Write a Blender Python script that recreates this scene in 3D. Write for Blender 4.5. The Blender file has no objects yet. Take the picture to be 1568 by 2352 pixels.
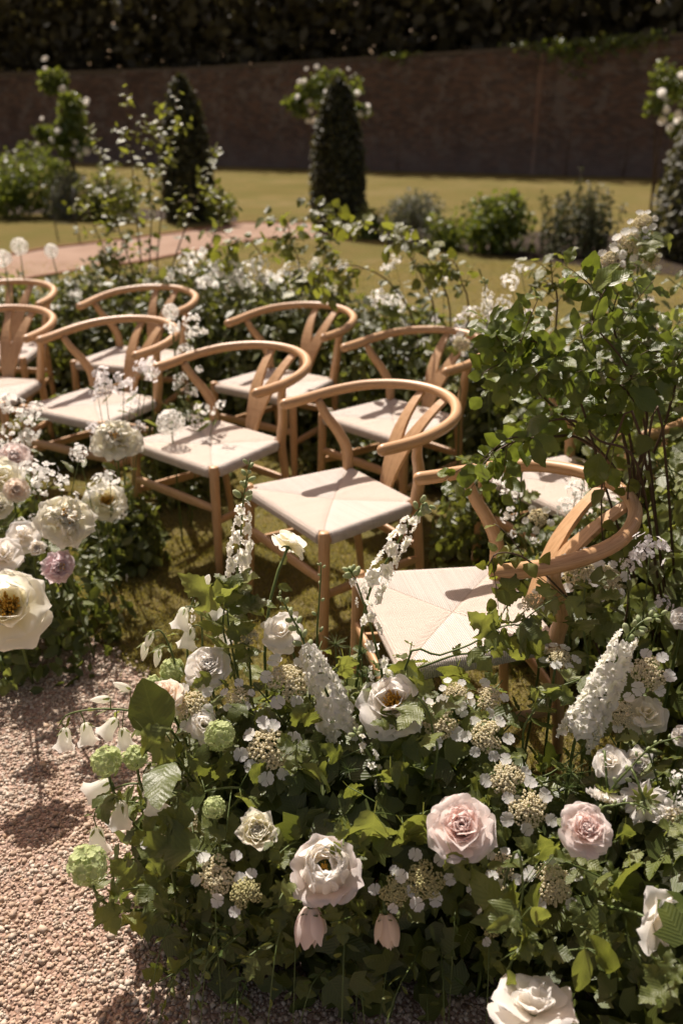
import bpy, math, random
import numpy as np
from mathutils import Vector, Matrix, noise

rnd = random.Random(7)
npr = np.random.default_rng(11)
SC = bpy.context.scene
COL = SC.collection
R = math.radians
V = Vector

# ------------------------------------------------------------------ camera, sky, sun, exposure
PITCH = R(24.11); CAMH = 1.591; FPX = 2011.4          # focal length in pixels of a 1568 x 2352 picture
cam_d = bpy.data.cameras.new('camera'); cam = bpy.data.objects.new('camera', cam_d); COL.objects.link(cam)
cam.location = (0, 0, CAMH); cam.rotation_euler = (R(90) - PITCH, 0, 0)
cam_d.sensor_fit = 'VERTICAL'; cam_d.sensor_height = 36; cam_d.lens = FPX / 2352 * 36
cam_d.clip_start = .05; cam_d.clip_end = 600
cam_d.dof.use_dof = True; cam_d.dof.focus_distance = 1.85; cam_d.dof.aperture_fstop = 2.6
SC.camera = cam
SC.cycles.diffuse_bounces = 6; SC.cycles.transmission_bounces = 8; SC.cycles.max_bounces = 12

SUN_AZ, SUN_EL = R(112), R(50)                         # azimuth counted from +x towards +y
w = bpy.data.worlds.new('World'); SC.world = w; w.use_nodes = True
nt = w.node_tree; nt.nodes.clear()
sky = nt.nodes.new('ShaderNodeTexSky'); sky.sky_type = 'NISHITA'; sky.sun_disc = False
sky.sun_elevation = SUN_EL; sky.sun_rotation = R(90) - SUN_AZ
sky.air_density = 1.0; sky.dust_density = 3.0; sky.ozone_density = .6
bg = nt.nodes.new('ShaderNodeBackground'); bg.inputs[1].default_value = .085
wb = nt.nodes.new('ShaderNodeMix'); wb.data_type = 'RGBA'; wb.blend_type = 'MULTIPLY'; wb.inputs[0].default_value = 1
wb.inputs[7].default_value = (1.0, .70, .53, 1)        # the photograph's warm white balance
out = nt.nodes.new('ShaderNodeOutputWorld')
nt.links.new(sky.outputs[0], wb.inputs[6]); nt.links.new(wb.outputs[2], bg.inputs[0]); nt.links.new(bg.outputs[0], out.inputs[0])
sun_d = bpy.data.lights.new('sun', 'SUN'); sun_d.energy = 4.6; sun_d.angle = R(.6); sun_d.color = (1, .91, .82)
sun = bpy.data.objects.new('sun', sun_d); COL.objects.link(sun)
sd = V((math.cos(SUN_EL) * math.cos(SUN_AZ), math.cos(SUN_EL) * math.sin(SUN_AZ), math.sin(SUN_EL)))
sun.rotation_euler = sd.to_track_quat('Z', 'Y').to_euler()
sun.location = (0, 0, 20)
vs = SC.view_settings; vs.view_transform = 'Standard'; vs.look = 'None'; vs.exposure = .75; vs.gamma = 1; vs.use_curve_mapping = False

# ------------------------------------------------------------------ helpers
def at(u, v, y):                                       # world point on the plane y that the photo shows at (u, v) of 1568 x 2352
    dx = (u - 784) / FPX; dv = (v - 1176) / FPX
    d = V((dx, math.cos(PITCH) - dv * math.sin(PITCH), -math.sin(PITCH) - dv * math.cos(PITCH)))
    return V((0, 0, CAMH)) + d * (y / d.y)
def ground(u, v, z=0):
    dx = (u - 784) / FPX; dv = (v - 1176) / FPX
    d = V((dx, math.cos(PITCH) - dv * math.sin(PITCH), -math.sin(PITCH) - dv * math.cos(PITCH)))
    return V((0, 0, CAMH)) + d * ((z - CAMH) / d.z)
def depth(p): return p.y * math.cos(PITCH) + (CAMH - p.z) * math.sin(PITCH)
def msize(px, p): return px / FPX * depth(p)           # metres that px pixels span at p
def u(a, b): return rnd.uniform(a, b)
def jit(s): return V((u(-s, s), u(-s, s), u(-s, s)))
WM = {}
def O(name, mesh, parent=None, M=None, label=None):
    o = bpy.data.objects.new(name, mesh); COL.objects.link(o)
    M = M or Matrix.Identity(4)
    if parent is not None:
        o.parent = parent; o.matrix_basis = WM[parent.name].inverted() @ M
    else:
        o.matrix_basis = M
    WM[o.name] = M.copy()
    if label: o['label'] = label
    return o
def thing(name, loc, label, cat, group=None):
    o = O(name, None, None, Matrix.Translation(loc)); o.empty_display_size = .05
    return tag(o, label, cat, group)
def tag(o, label=None, cat=None, group=None, kind=None):
    if label: o['label'] = label
    if cat: o['category'] = cat
    if group: o['group'] = group
    if kind: o['kind'] = kind
    return o
def mesh(name, verts, faces, mat, uv=None, smooth=True):
    m = bpy.data.meshes.new(name); m.from_pydata([tuple(p) for p in verts], [], faces)
    m.materials.append(mat)
    if uv is not None:
        l = m.uv_layers.new(name='UVMap')
        vi = np.zeros(len(m.loops), np.int32); m.loops.foreach_get('vertex_index', vi)
        l.data.foreach_set('uv', np.asarray(uv, np.float32)[vi].ravel())
    if smooth: m.polygons.foreach_set('use_smooth', [True] * len(m.polygons))
    m.update(); return m
class MB:                                              # collects pieces of ONE part
    def __init__(s): s.v = []; s.f = []; s.uv = []
    def add(s, vf, M=None):
        vs_, fs = vf[0], vf[1]; k = len(s.v)
        s.v += [(M @ V(p)) if M is not None else V(p) for p in vs_]
        s.f += [tuple(i + k for i in f) for f in fs]
        s.uv += list(vf[2]) if len(vf) > 2 else [(0, 0)] * len(vs_)
        return s
    def mesh(s, name, mat, smooth=True): return mesh(name, s.v, s.f, mat, s.uv, smooth)
def bez(p0, p1, p2, n=8):
    return [p0 * (1 - t) ** 2 + p1 * 2 * t * (1 - t) + p2 * t * t for t in [i / n for i in range(n + 1)]]
def spline(pts, n=4):                                  # Catmull-Rom through the points
    P = [pts[0] * 2 - pts[1]] + list(pts) + [pts[-1] * 2 - pts[-2]]; o = []
    for i in range(1, len(P) - 2):
        a, b, c, d = P[i - 1:i + 3]
        for k in range(n):
            t = k / n
            o.append(.5 * ((2 * b) + (c - a) * t + (2 * a - 5 * b + 4 * c - d) * t * t + (3 * b - a - 3 * c + d) * t ** 3))
    o.append(pts[-1]); return o
def tube(pts, rad, n=6, cap=True, round_end=False):    # tapering tube with (round, length) uv in metres
    pts = [V(p) for p in pts]; N = len(pts)
    if not hasattr(rad, '__len__'): rad = [rad] * N
    if len(rad) == 2: rad = [rad[0] + (rad[1] - rad[0]) * i / (N - 1) for i in range(N)]
    vs_, fs, uv = [], [], []; L = 0; px = None
    for i, p in enumerate(pts):
        t = (pts[min(i + 1, N - 1)] - pts[max(i - 1, 0)]).normalized()
        if px is None: px = t.orthogonal().normalized()
        px = (px - t * px.dot(t)).normalized(); py = t.cross(px)
        if i: L += (p - pts[i - 1]).length
        for k in range(n):
            a = 2 * math.pi * k / n; vs_.append(p + (px * math.cos(a) + py * math.sin(a)) * rad[i]); uv.append((k / n, L))
    for i in range(N - 1):
        for k in range(n):
            fs.append((i * n + k, i * n + (k + 1) % n, (i + 1) * n + (k + 1) % n, (i + 1) * n + k))
    if cap:
        fs.append(tuple(range(n - 1, -1, -1))); fs.append(tuple(range((N - 1) * n, N * n)))
    return vs_, fs, uv
def FR(p, z, spin=0, s=1):                             # frame at p with z along the given axis
    return Matrix.Translation(p) @ V(z).to_track_quat('Z', 'Y').to_matrix().to_4x4() @ Matrix.Rotation(spin, 4, 'Z') @ Matrix.Diagonal((s, s, s, 1))
def LF(p, d, n, s=1, sx=1):                            # leaf frame: y along d, z close to n
    y = V(d).normalized(); z = V(n) - y * V(n).dot(y)
    if z.length < 1e-4: z = y.orthogonal()
    z.normalize(); x = y.cross(z)
    M = Matrix.Identity(4)
    for i in range(3): M[i][0], M[i][1], M[i][2], M[i][3] = x[i] * s * sx, y[i] * s, z[i] * s, p[i]
    return M
def rotmats(N, nrm, tilt=.5):                          # random frames (N,3,3) with z scattered about nrm (N,3)
    z = nrm + npr.normal(0, tilt, (N, 3)); z /= np.linalg.norm(z, axis=1)[:, None] + 1e-9
    a = npr.normal(0, 1, (N, 3)); x = np.cross(a, z); x /= np.linalg.norm(x, axis=1)[:, None] + 1e-9
    return np.stack([x, np.cross(z, x), z], axis=2)
def scatter(name, base, pos, rot, scl, mat, smooth=False):   # many copies of one small shape joined into one mesh, with a random value on each
    bv, bf = np.array([tuple(p) for p in base[0]], np.float32), base[1]
    N, nv = len(pos), len(bv)
    scl = np.asarray(scl, np.float32); scl = scl[:, None] if scl.ndim == 1 else scl
    co = np.einsum('nij,nkj->nki', rot, bv[None] * scl[:, None, :] if scl.shape[1] == 3 else bv[None] * scl[:, :, None]) + pos[:, None, :]
    lt = np.array([len(f) for f in bf], np.int32); fl = np.array([i for f in bf for i in f], np.int32)
    m = bpy.data.meshes.new(name); nl = len(fl)
    m.vertices.add(N * nv); m.vertices.foreach_set('co', co.astype(np.float32).ravel())
    m.loops.add(N * nl); m.loops.foreach_set('vertex_index', (fl[None] + (np.arange(N, dtype=np.int32) * nv)[:, None]).ravel())
    m.polygons.add(N * len(bf))
    ls = np.concatenate([[0], np.cumsum(lt)[:-1]]).astype(np.int32)
    m.polygons.foreach_set('loop_start', (ls[None] + (np.arange(N, dtype=np.int32) * nl)[:, None]).ravel())
    if smooth: m.polygons.foreach_set('use_smooth', np.ones(N * len(bf), bool))
    m.update(calc_edges=True)
    a = m.attributes.new('rnd', 'FLOAT', 'FACE'); a.data.foreach_set('value', np.repeat(npr.random(N).astype(np.float32), len(bf)))
    if len(base) > 2:
        l = m.uv_layers.new(name='UVMap'); l.data.foreach_set('uv', np.tile(np.array(base[2], np.float32)[fl], (N, 1)).ravel())
    m.materials.append(mat); return m

# ------------------------------------------------------------------ materials
class NT:
    def __init__(s, name):
        s.m = bpy.data.materials.new(name); s.m.use_nodes = True; s.t = s.m.node_tree; s.t.nodes.clear()
        s.out = s.n('OutputMaterial')
    def n(s, typ, **kw):
        k = s.t.nodes.new('ShaderNode' + typ)
        for a, b in kw.items(): setattr(k, a, b)
        return k
    def put(s, sock, val):
        if hasattr(val, 'is_linked') or hasattr(val, 'links'): s.t.links.new(val, sock)
        elif isinstance(val, (tuple, list)) and len(val) == 3 and sock.type == 'RGBA': sock.default_value = (*val, 1)
        else: sock.default_value = val
    def math(s, op, a, b=0.0):
        k = s.n('Math', operation=op); s.put(k.inputs[0], a); s.put(k.inputs[1], b); return k.outputs[0]
    def mix(s, fac, a, b, mode='MIX'):
        k = s.n('Mix', data_type='RGBA', blend_type=mode); s.put(k.inputs[0], fac); s.put(k.inputs[6], a); s.put(k.inputs[7], b); return k.outputs[2]
    def noise(s, scale, vec=None, detail=3, rough=.55, out=0):
        k = s.n('TexNoise'); k.inputs['Scale'].default_value = scale; k.inputs['Detail'].default_value = detail; k.inputs['Roughness'].default_value = rough
        if vec is not None: s.put(k.inputs['Vector'], vec)
        return k.outputs[out]
    def ramp(s, fac, stops):
        k = s.n('ValToRGB'); e = k.color_ramp.elements
        while len(e) < len(stops): e.new(.5)
        for i, (p, c) in enumerate(stops): e[i].position = p; e[i].color = (*c, 1) if len(c) == 3 else c
        s.put(k.inputs[0], fac); return k.outputs[0]
    def vec(s, kind='Object'): return s.n('TexCoord').outputs[kind]
    def scalev(s, v, sc):
        k = s.n('Mapping'); s.put(k.inputs[0], v); k.inputs['Scale'].default_value = sc; return k.outputs[0]
    def bump(s, h, strength=.3, dist=.002):
        k = s.n('Bump'); k.inputs['Strength'].default_value = strength; k.inputs['Distance'].default_value = dist; s.put(k.inputs['Height'], h); return k.outputs[0]
    def pbr(s, col, rough=.5, spec=.5, nrm=None):
        k = s.n('BsdfPrincipled'); s.put(k.inputs['Base Color'], col); s.put(k.inputs['Roughness'], rough); k.inputs['Specular IOR Level'].default_value = spec
        if nrm is not None: s.put(k.inputs['Normal'], nrm)
        return k.outputs[0]
    def trans(s, surf, col, fac, nrm=None):
        t = s.n('BsdfTranslucent'); s.put(t.inputs[0], col)
        x = s.n('MixShader'); s.put(x.inputs[0], fac); s.put(x.inputs[1], surf); s.put(x.inputs[2], t.outputs[0]); return x.outputs[0]
    def done(s, surf): s.t.links.new(surf, s.out.inputs[0]); return s.m

def leaf_mat(name, dark, mid, light, tr=.3, veins=True, rough=.42, back=1.25):
    k = NT(name)
    at_ = k.n('Attribute', attribute_name='rnd').outputs['Fac']; ob = k.n('ObjectInfo').outputs['Random']
    r = k.math('FRACT', k.math('ADD', at_, ob))
    col = k.ramp(r, [(0, dark), (.5, mid), (1, light)])
    n1 = k.noise(35, k.vec('Object'), 2)
    col = k.mix(k.math('MULTIPLY', n1, .45), col, (dark[0] * .7, dark[1] * .7, dark[2] * .6))
    nrm = None
    if veins:
        uvs = k.n('SeparateXYZ'); k.put(uvs.inputs[0], k.vec('UV'))
        ax = k.math('ABSOLUTE', uvs.outputs[0])
        ph = k.math('MULTIPLY', k.math('SUBTRACT', uvs.outputs[1], k.math('MULTIPLY', ax, .9)), 30)
        side = k.math('POWER', k.math('ABSOLUTE', k.math('COSINE', ph)), 14)
        midr = k.math('LESS_THAN', ax, .014)
        vein = k.math('MAXIMUM', midr, k.math('MULTIPLY', side, .55))
        col = k.mix(k.math('MULTIPLY', vein, .22), col, light)
        quilt = k.math('POWER', k.math('ABSOLUTE', k.math('COSINE', ph)), 2.); nrm = k.bump(k.math('SUBTRACT', 1.0, k.math('ADD', k.math('ADD', k.math('MULTIPLY', quilt, .7), midr), k.math('MULTIPLY', n1, 1.1))), .3, .0022)
    bf = k.n('NewGeometry').outputs['Backfacing']
    col = k.mix(bf, col, tuple(min(1, c * back + .015) for c in mid))
    tcol = k.mix(.55, col, (light[0] * 1.5, light[1] * 1.45, light[2] * .6))
    return k.done(k.trans(k.pbr(col, rough, .55, nrm), tcol, tr))
def petal_mat(name, tip, base, tr=.35, split=.5, mottled=.0):
    k = NT(name)
    uvs = k.n('SeparateXYZ'); k.put(uvs.inputs[0], k.vec('UV'))
    col = k.ramp(uvs.outputs[1], [(0, base), (split, tuple((a + b) / 2 for a, b in zip(tip, base))), (1, tip)])
    n1 = k.noise(60, k.vec('Object'), 3)
    col = k.mix(k.math('MULTIPLY', n1, .14), col, base)
    vn = k.n('TexNoise'); vn.inputs['Scale'].default_value = 9; k.put(vn.inputs['Vector'], k.scalev(k.vec('UV'), (5, .7, 1)))
    ob = k.n('ObjectInfo').outputs['Random']
    col = k.mix(k.math('MULTIPLY', ob, .16), col, tuple(c * .82 for c in tip))
    return k.done(k.trans(k.pbr(col, .55, .25, k.bump(vn.outputs[0], .25, .003)), col, tr))
def plain(name, col, rough=.5, spec=.4, var=.25, scale=30, bmp=.2, tr=0):
    k = NT(name); n1 = k.noise(scale, k.vec('Object'))
    at_ = k.n('Attribute', attribute_name='rnd').outputs['Fac']
    f = k.math('MULTIPLY', k.math('ADD', k.math('MULTIPLY', n1, .6), k.math('MULTIPLY', at_, .5)), var * 2)
    c = k.mix(f, col, tuple(x * .45 for x in col))
    s = k.pbr(c, rough, spec, k.bump(n1, bmp, .002))
    return k.done(k.trans(s, c, tr) if tr else s)

M_VIB = leaf_mat('viburnum_leaf', (.068, .092, .021), (.128, .158, .041), (.24, .27, .08), .44)
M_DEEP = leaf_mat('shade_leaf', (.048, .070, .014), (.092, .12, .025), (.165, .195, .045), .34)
M_BEECH = leaf_mat('beech_leaf', (.058, .088, .014), (.10, .143, .024), (.17, .22, .04), .42, rough=.33)
M_BIRCH = leaf_mat('birch_leaf', (.068, .086, .013), (.12, .143, .022), (.21, .23, .04), .42)
M_MEAD = leaf_mat('meadow_leaf', (.06, .08, .017), (.108, .132, .029), (.19, .21, .052), .4)
M_FINE = leaf_mat('feathery_leaf', (.06, .10, .025), (.09, .14, .035), (.16, .2, .06), .3, veins=False)
M_YEW = leaf_mat('yew_needles', (.018, .020, .005), (.034, .038, .009), (.10, .098, .020), .2, veins=False, rough=.6)
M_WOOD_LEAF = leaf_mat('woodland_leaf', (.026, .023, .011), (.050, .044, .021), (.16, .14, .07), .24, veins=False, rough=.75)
M_BUSHG = leaf_mat('bush_leaf', (.045, .075, .012), (.09, .135, .022), (.2, .23, .045), .35, veins=False)
M_LAV = leaf_mat('lavender_leaf', (.085, .095, .07), (.14, .15, .115), (.21, .215, .165), .2, veins=False, rough=.7)
M_ROSM = leaf_mat('rosemary_leaf', (.04, .055, .02), (.075, .09, .038), (.13, .145, .07), .15, veins=False, rough=.6)
M_GRASS = leaf_mat('grass_blade', (.085, .088, .018), (.16, .150, .034), (.32, .265, .09), .42, veins=False, rough=.55)
M_STEM = plain('green_stem', (.11, .15, .04), .5, .35, .3, 60)
M_TWIG = plain('brown_twig', (.09, .055, .03), .65, .3, .5, 90)
M_TRUNK = plain('tree_bark', (.05, .04, .03), .85, .2, .6, 14, .6)
M_WHITE = petal_mat('white_petal', (.93, .91, .87), (.90, .90, .78), .6)
M_PURE = petal_mat('viburnum_floret', (.93, .92, .90), (.90, .90, .80), .52)
M_LILAC = petal_mat('sweet_rocket_petal', (.91, .87, .88), (.86, .84, .80), .5)
M_CREAM = petal_mat('cream_petal', (.94, .92, .83), (.93, .89, .68), .6)
M_BLUSH = petal_mat('blush_petal', (.95, .88, .85), (.94, .83, .77), .6)
M_PINK = petal_mat('pink_petal', (.95, .83, .80), (.94, .78, .71), .6)
M_MAUVE = petal_mat('mauve_petal', (.92, .80, .81), (.88, .72, .74), .55)
M_PEACH = petal_mat('peach_petal', (.95, .88, .80), (.94, .81, .66), .6)
M_WROSE = petal_mat('white_rose_petal', (.95, .93, .90), (.94, .89, .79), .6)
M_BUDG = petal_mat('green_bud', (.48, .52, .32), (.26, .34, .13), .35)
M_SNOW = petal_mat('green_snowball_floret', (.56, .62, .32), (.44, .52, .21), .35)
M_FERT = plain('fertile_floret', (.90, .84, .62), .6, .25, .08, 40, .05, .5)
M_FERT2 = plain('olive_flower_bud', (.66, .62, .32), .6, .25, .15, 40, .1, .4)
M_STAM = plain('yellow_stamen', (.78, .46, .07), .6, .2, .3, 50, .1, .3)
M_SOIL = plain('soil', (.045, .032, .022), .95, .1, .6, 18, .8)
M_IRON = plain('dark_iron', (.05, .045, .04), .6, .4, .3)
M_COPING = plain('coping_stone', (.16, .125, .10), .9, .2, .6, 5, .5)

def wood_mat():
    k = NT('oiled_beech_wood')
    uvv = k.vec('UV'); ob = k.n('ObjectInfo').outputs['Random']
    off = k.n('Combine' + 'XYZ'); k.put(off.inputs[1], k.math('MULTIPLY', ob, 40.)); k.put(off.inputs[0], k.math('MULTIPLY', ob, 7.))
    vv = k.n('VectorMath', operation='ADD'); k.put(vv.inputs[0], uvv); k.put(vv.inputs[1], off.outputs[0])
    g1 = k.noise(1, k.scalev(vv.outputs[0], (9, 3.5, 1)), 4, .6)
    g2 = k.noise(1, k.scalev(vv.outputs[0], (60, 16, 1)), 3, .6)
    wv = k.math('FRACT', k.math('MULTIPLY', g1, 7.0))
    c = k.ramp(wv, [(0, (.47, .27, .125)), (.45, (.60, .375, .20)), (.85, (.50, .295, .14)), (1, (.33, .175, .08))])
    c = k.mix(k.math('MULTIPLY', g2, .5), c, (.36, .19, .08))
    c = k.mix(k.math('MULTIPLY', ob, .2), c, (.66, .43, .25))
    return k.done(k.pbr(c, k.math('ADD', .33, k.math('MULTIPLY', g2, .16)), .45, k.bump(g2, .12, .0008)))
M_WOOD = wood_mat()
def cord_mat():
    k = NT('paper_cord')
    n_ = k.n('UVMap', uv_map='panel').outputs[0]; m_ = k.n('UVMap', uv_map='UVMap').outputs[0]
    a = k.n('SeparateXYZ'); k.put(a.inputs[0], n_); b = k.n('SeparateXYZ'); k.put(b.inputs[0], m_)
    aa = k.math('ABSOLUTE', a.outputs[0]); bb = k.math('ABSOLUTE', a.outputs[1])
    fb = k.math('GREATER_THAN', aa, bb)                                   # front and back panels
    co = k.n('Mix', data_type='FLOAT'); k.put(co.inputs[0], fb); k.put(co.inputs[2], b.outputs[0]); k.put(co.inputs[3], b.outputs[1])
    al = k.n('Mix', data_type='FLOAT'); k.put(al.inputs[0], fb); k.put(al.inputs[2], b.outputs[1]); k.put(al.inputs[3], b.outputs[0])
    ph = k.math('MULTIPLY', co.outputs[0], 2 * math.pi / .0052)
    rid = k.math('ABSOLUTE', k.math('SINE', k.math('MULTIPLY', ph, .5)))
    tw = k.math('SINE', k.math('ADD', k.math('MULTIPLY', al.outputs[0], 2 * math.pi / .006), ph))
    seam = k.math('LESS_THAN', k.math('ABSOLUTE', k.math('SUBTRACT', aa, bb)), .012)
    hgt = k.math('SUBTRACT', k.math('ADD', k.math('POWER', rid, .5), k.math('MULTIPLY', tw, .12)), k.math('MULTIPLY', seam, .7))
    sid = k.n('TexWhiteNoise', noise_dimensions='1D'); k.put(sid.inputs['W'], k.math('FLOOR', k.math('DIVIDE', co.outputs[0], .0052)))
    c = k.mix(sid.outputs[0], (.68, .615, .56), (.765, .70, .645))
    c = k.mix(k.math('MULTIPLY', fb, .45), c, (.68, .565, .46))  # tan mix paints the ridge shading of front and back panels into the colour
    c = k.mix(k.math('MULTIPLY', k.math('SUBTRACT', 1., k.math('POWER', rid, .4)), .8), c, (.33, .24, .16))
    c = k.mix(k.math('MULTIPLY', k.noise(9, k.vec('Object')), .2), c, (.64, .54, .44))
    return k.done(k.pbr(k.mix(k.math('MULTIPLY', seam, .35), c, (.3, .21, .14)), .85, .15, k.bump(hgt, 1., .003)))
M_CORD = cord_mat()
def ground_mats():
    k = NT('lawn'); v = k.vec('Object')
    a = k.noise(.35, v, 4); b = k.noise(6, v, 4); d = k.noise(90, v, 3)
    c = k.ramp(a, [(.25, (.15, .118, .048)), (.5, (.205, .158, .070)), (.75, (.275, .212, .112))])
    mo = k.math('MULTIPLY', k.math('GREATER_THAN', k.noise(1.1, v, 6, .7), .5), .45); c = k.mix(mo, c, (.135, .135, .048)); c = k.mix(k.math('MULTIPLY', b, .5), c, (.12, .118, .034)); c = k.mix(k.math('MULTIPLY', d, .45), c, (.085, .07, .02))
    lawn = k.done(k.pbr(c, 1., .0, k.bump(k.math('ADD', d, b), .8, .02)))
    k = NT('gravel_bed'); v = k.vec('Object')
    vo = k.n('TexVoronoi'); vo.inputs['Scale'].default_value = 75; k.put(vo.inputs['Vector'], v)
    vd = k.n('TexVoronoi', feature='DISTANCE_TO_EDGE'); vd.inputs['Scale'].default_value = 75; k.put(vd.inputs['Vector'], v)
    sp = k.n('SeparateColor'); k.put(sp.inputs[0], vo.outputs['Color'])
    c = k.ramp(sp.outputs[0], [(0, (.29, .21, .17)), (.5, (.40, .31, .255)), (1, (.52, .42, .36))])
    edge = k.math('MULTIPLY', k.math('LESS_THAN', vd.outputs[0], .07), .6)
    c = k.mix(edge, c, (.13, .075, .05)); c = k.mix(k.math('MULTIPLY', k.noise(3, v), .6), c, (.34, .2, .13))
    bed = k.done(k.pbr(c, .9, .15, k.bump(vd.outputs[0], 1., .012)))
    k = NT('gravel_stone'); v = k.vec('Object')
    r = k.n('Attribute', attribute_name='rnd').outputs['Fac']
    c = k.ramp(r, [(0, (.30, .235, .175)), (.3, (.44, .36, .28)), (.6, (.54, .455, .365)), (.88, (.64, .57, .48)), (.93, (.44, .31, .2)), (1, (.33, .29, .255))])
    c = k.mix(k.math('MULTIPLY', k.noise(180, v), .4), c, (.36, .27, .215)); c = k.mix(k.math('MULTIPLY', k.math('GREATER_THAN', k.noise(2.2, v, 4), .56), .3), c, (.42, .25, .15))
    st = k.done(k.pbr(c, .85, .25, k.bump(k.noise(400, v), .3, .001)))
    k = NT('path_gravel'); v = k.vec('Object')
    c = k.ramp(k.noise(2.5, v, 5), [(.3, (.26, .175, .125)), (.7, (.36, .26, .195))])
    c = k.mix(k.math('MULTIPLY', k.noise(70, v, 2), .6), c, (.2, .12, .085))
    pth = k.done(k.pbr(c, .9, .1, k.bump(k.noise(70, v), .6, .01)))
    k = NT('old_brick'); v = k.n('NewGeometry').outputs['Position']
    r = k.math('FRACT', k.math('ADD', k.n('Attribute', attribute_name='rnd').outputs['Fac'], k.n('ObjectInfo').outputs['Random']))
    c = k.ramp(r, [(0, (.11, .085, .075)), (.4, (.17, .115, .09)), (.75, (.235, .14, .10)), (.9, (.21, .175, .155)), (1, (.085, .07, .066))])
    big = k.noise(.55, v, 5, .7); c = k.mix(k.math('MULTIPLY', big, .6), c, (.13, .085, .07)); bl = k.math('MULTIPLY', k.math('GREATER_THAN', k.noise(1.3, v, 5, .75), .56), .55); c = k.mix(bl, c, (.25, .21, .185)); bd = k.math('MULTIPLY', k.math('GREATER_THAN', k.noise(.9, k.scalev(v, (1, 1, 1.7)), 5, .75), .58), .6); c = k.mix(bd, c, (.085, .055, .045))
    zz = k.n('SeparateXYZ'); k.put(zz.inputs[0], v)
    damp = k.math('MULTIPLY', k.math('SUBTRACT', 1.3, zz.outputs[2]), k.noise(1.5, v)); damp = k.math('MAXIMUM', k.math('MINIMUM', damp, .8), 0.)
    c = k.mix(damp, c, (.20, .17, .16))                                   # lime bloom near the foot of the wall
    br = k.done(k.pbr(c, .9, .15, k.bump(k.noise(60, v), .4, .004)))
    return lawn, bed, st, pth, br
M_LAWN, M_BED, M_STONE, M_PATH, M_BRICK = ground_mats()
M_MORTAR = plain('lime_mortar', (.19, .155, .13), .95, .1, .5, 20)
M_EDGE = plain('rusted_edging', (.30, .13, .06), .8, .2, .4, 25)

# ------------------------------------------------------------------ ground, gravel, lawn, path
def sheet(name, pts, z, mat, kind='structure'):
    m = mesh(name, [(p[0], p[1], z) for p in pts], [tuple(range(len(pts)))], mat, None, False)
    return tag(O(name, m), None, None, None, kind)
sheet('lawn', [(-150, -40), (150, -40), (150, 200), (-150, 200)], 0, M_LAWN)
# the border between lawn and gravel runs from the far left to the foreground and on under the flowers
EDGE = [V((-6, 5.6, 0)), V((-3, 4.0, 0)), V((-1.6, 3.05, 0)), ground(158, 1437), ground(324, 1553), V((-.3, 1.98, 0)), V((.3, 1.72, 0)), V((1.2, 1.6, 0)), V((5, 1.3, 0))]
EDGE = [V((p.x, p.y, 0)) for p in EDGE]
ES = spline(EDGE, 5)
sheet('gravel_path', [(p.x, p.y) for p in ES] + [(5, -6), (-6, -6)], .004, M_BED)
EX = np.array([p.x for p in ES]); EY = np.array([p.y for p in ES])
def edge_y(x): return np.interp(x, EX, EY)
def stones():
    N = 118000
    x = npr.uniform(-1.75, .95, N); y = npr.uniform(.75, 3.2, N)
    keep = (y < edge_y(x) + npr.normal(0, .035, N)) & (npr.random(N) < np.clip(1.35 - (y - 1.2) * .12, .8, 1)); keep &= (((x - .04) / .42) ** 2 + ((y - 1.5) / .28) ** 2 > 1) & (((x - .74) / .32) ** 2 + ((y - 1.22) / .4) ** 2 > 1); x, y = x[keep], y[keep]; N = len(x)
    s = np.exp(npr.normal(math.log(.0031), .40, N)); s = np.clip(s, .0013, .0095)
    base = [(-1, -1, -1), (1, -1, -1), (1.1, .9, -1), (-1, 1, -1), (-.62, -.7, .8), (.75, -.6, .9), (.55, .7, .65), (-.75, .55, 1.0)]
    fs = [(0, 3, 2, 1), (4, 5, 6, 7), (0, 1, 5, 4), (1, 2, 6, 5), (2, 3, 7, 6), (3, 0, 4, 7)]
    nrm = np.tile([0, 0, 1.], (N, 1)); rot = rotmats(N, nrm, .55)
    scl = s[:, None] * npr.uniform(.65, 1.25, (N, 3)); scl[:, 2] *= .7
    pos = np.stack([x, y, s * npr.uniform(-.35, .55, N) + .005], 1)
    tag(O('gravel', scatter('gravel', (base, fs), pos, rot, scl, M_STONE)), 'pinkish grey crushed gravel of the path', 'gravel', None, 'stuff')
stones()
GB = ([(-.5, 0, 0), (.5, 0, 0), (-.38, .0, .5), (.38, .05, .5), (0, .35, 1)], [(0, 1, 3, 2), (2, 3, 4)])
def grass():
    P = []
    for (x0, x1, y0, y1, n, s) in ((-1.7, 1.7, 1.5, 3.3, 110000, 1), (-2.6, 2.4, 3.3, 5.6, 50000, 1.3), (-4, 4, 5.6, 11, 26000, 2.2)):
        x = npr.uniform(x0, x1, n); y = npr.uniform(y0, y1, n)
        k = (y > edge_y(x) + npr.normal(0, .03, n)); P.append(np.stack([x[k], y[k], np.full(k.sum(), s)], 1))
    P = np.concatenate(P); N = len(P)
    cl = np.array([noise.noise((a * 9, b * 9, 0)) for a, b in P[:, :2]])
    h = (.017 + .010 * cl + npr.uniform(-.006, .012, N)).clip(.005, .05) * (.75 + .25 * P[:, 2])
    wd = npr.uniform(.0016, .0034, N) * P[:, 2]
    rot = rotmats(N, np.tile([0, 0, 1.], (N, 1)), .55)
    scl = np.stack([wd, h * .9, h], 1)
    tag(O('grass', scatter('grass', GB, np.stack([P[:, 0], P[:, 1], np.full(N, .001)], 1), rot, scl, M_GRASS)), 'short mossy lawn grass under and around the chairs', 'grass', None, 'stuff')
grass()
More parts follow.
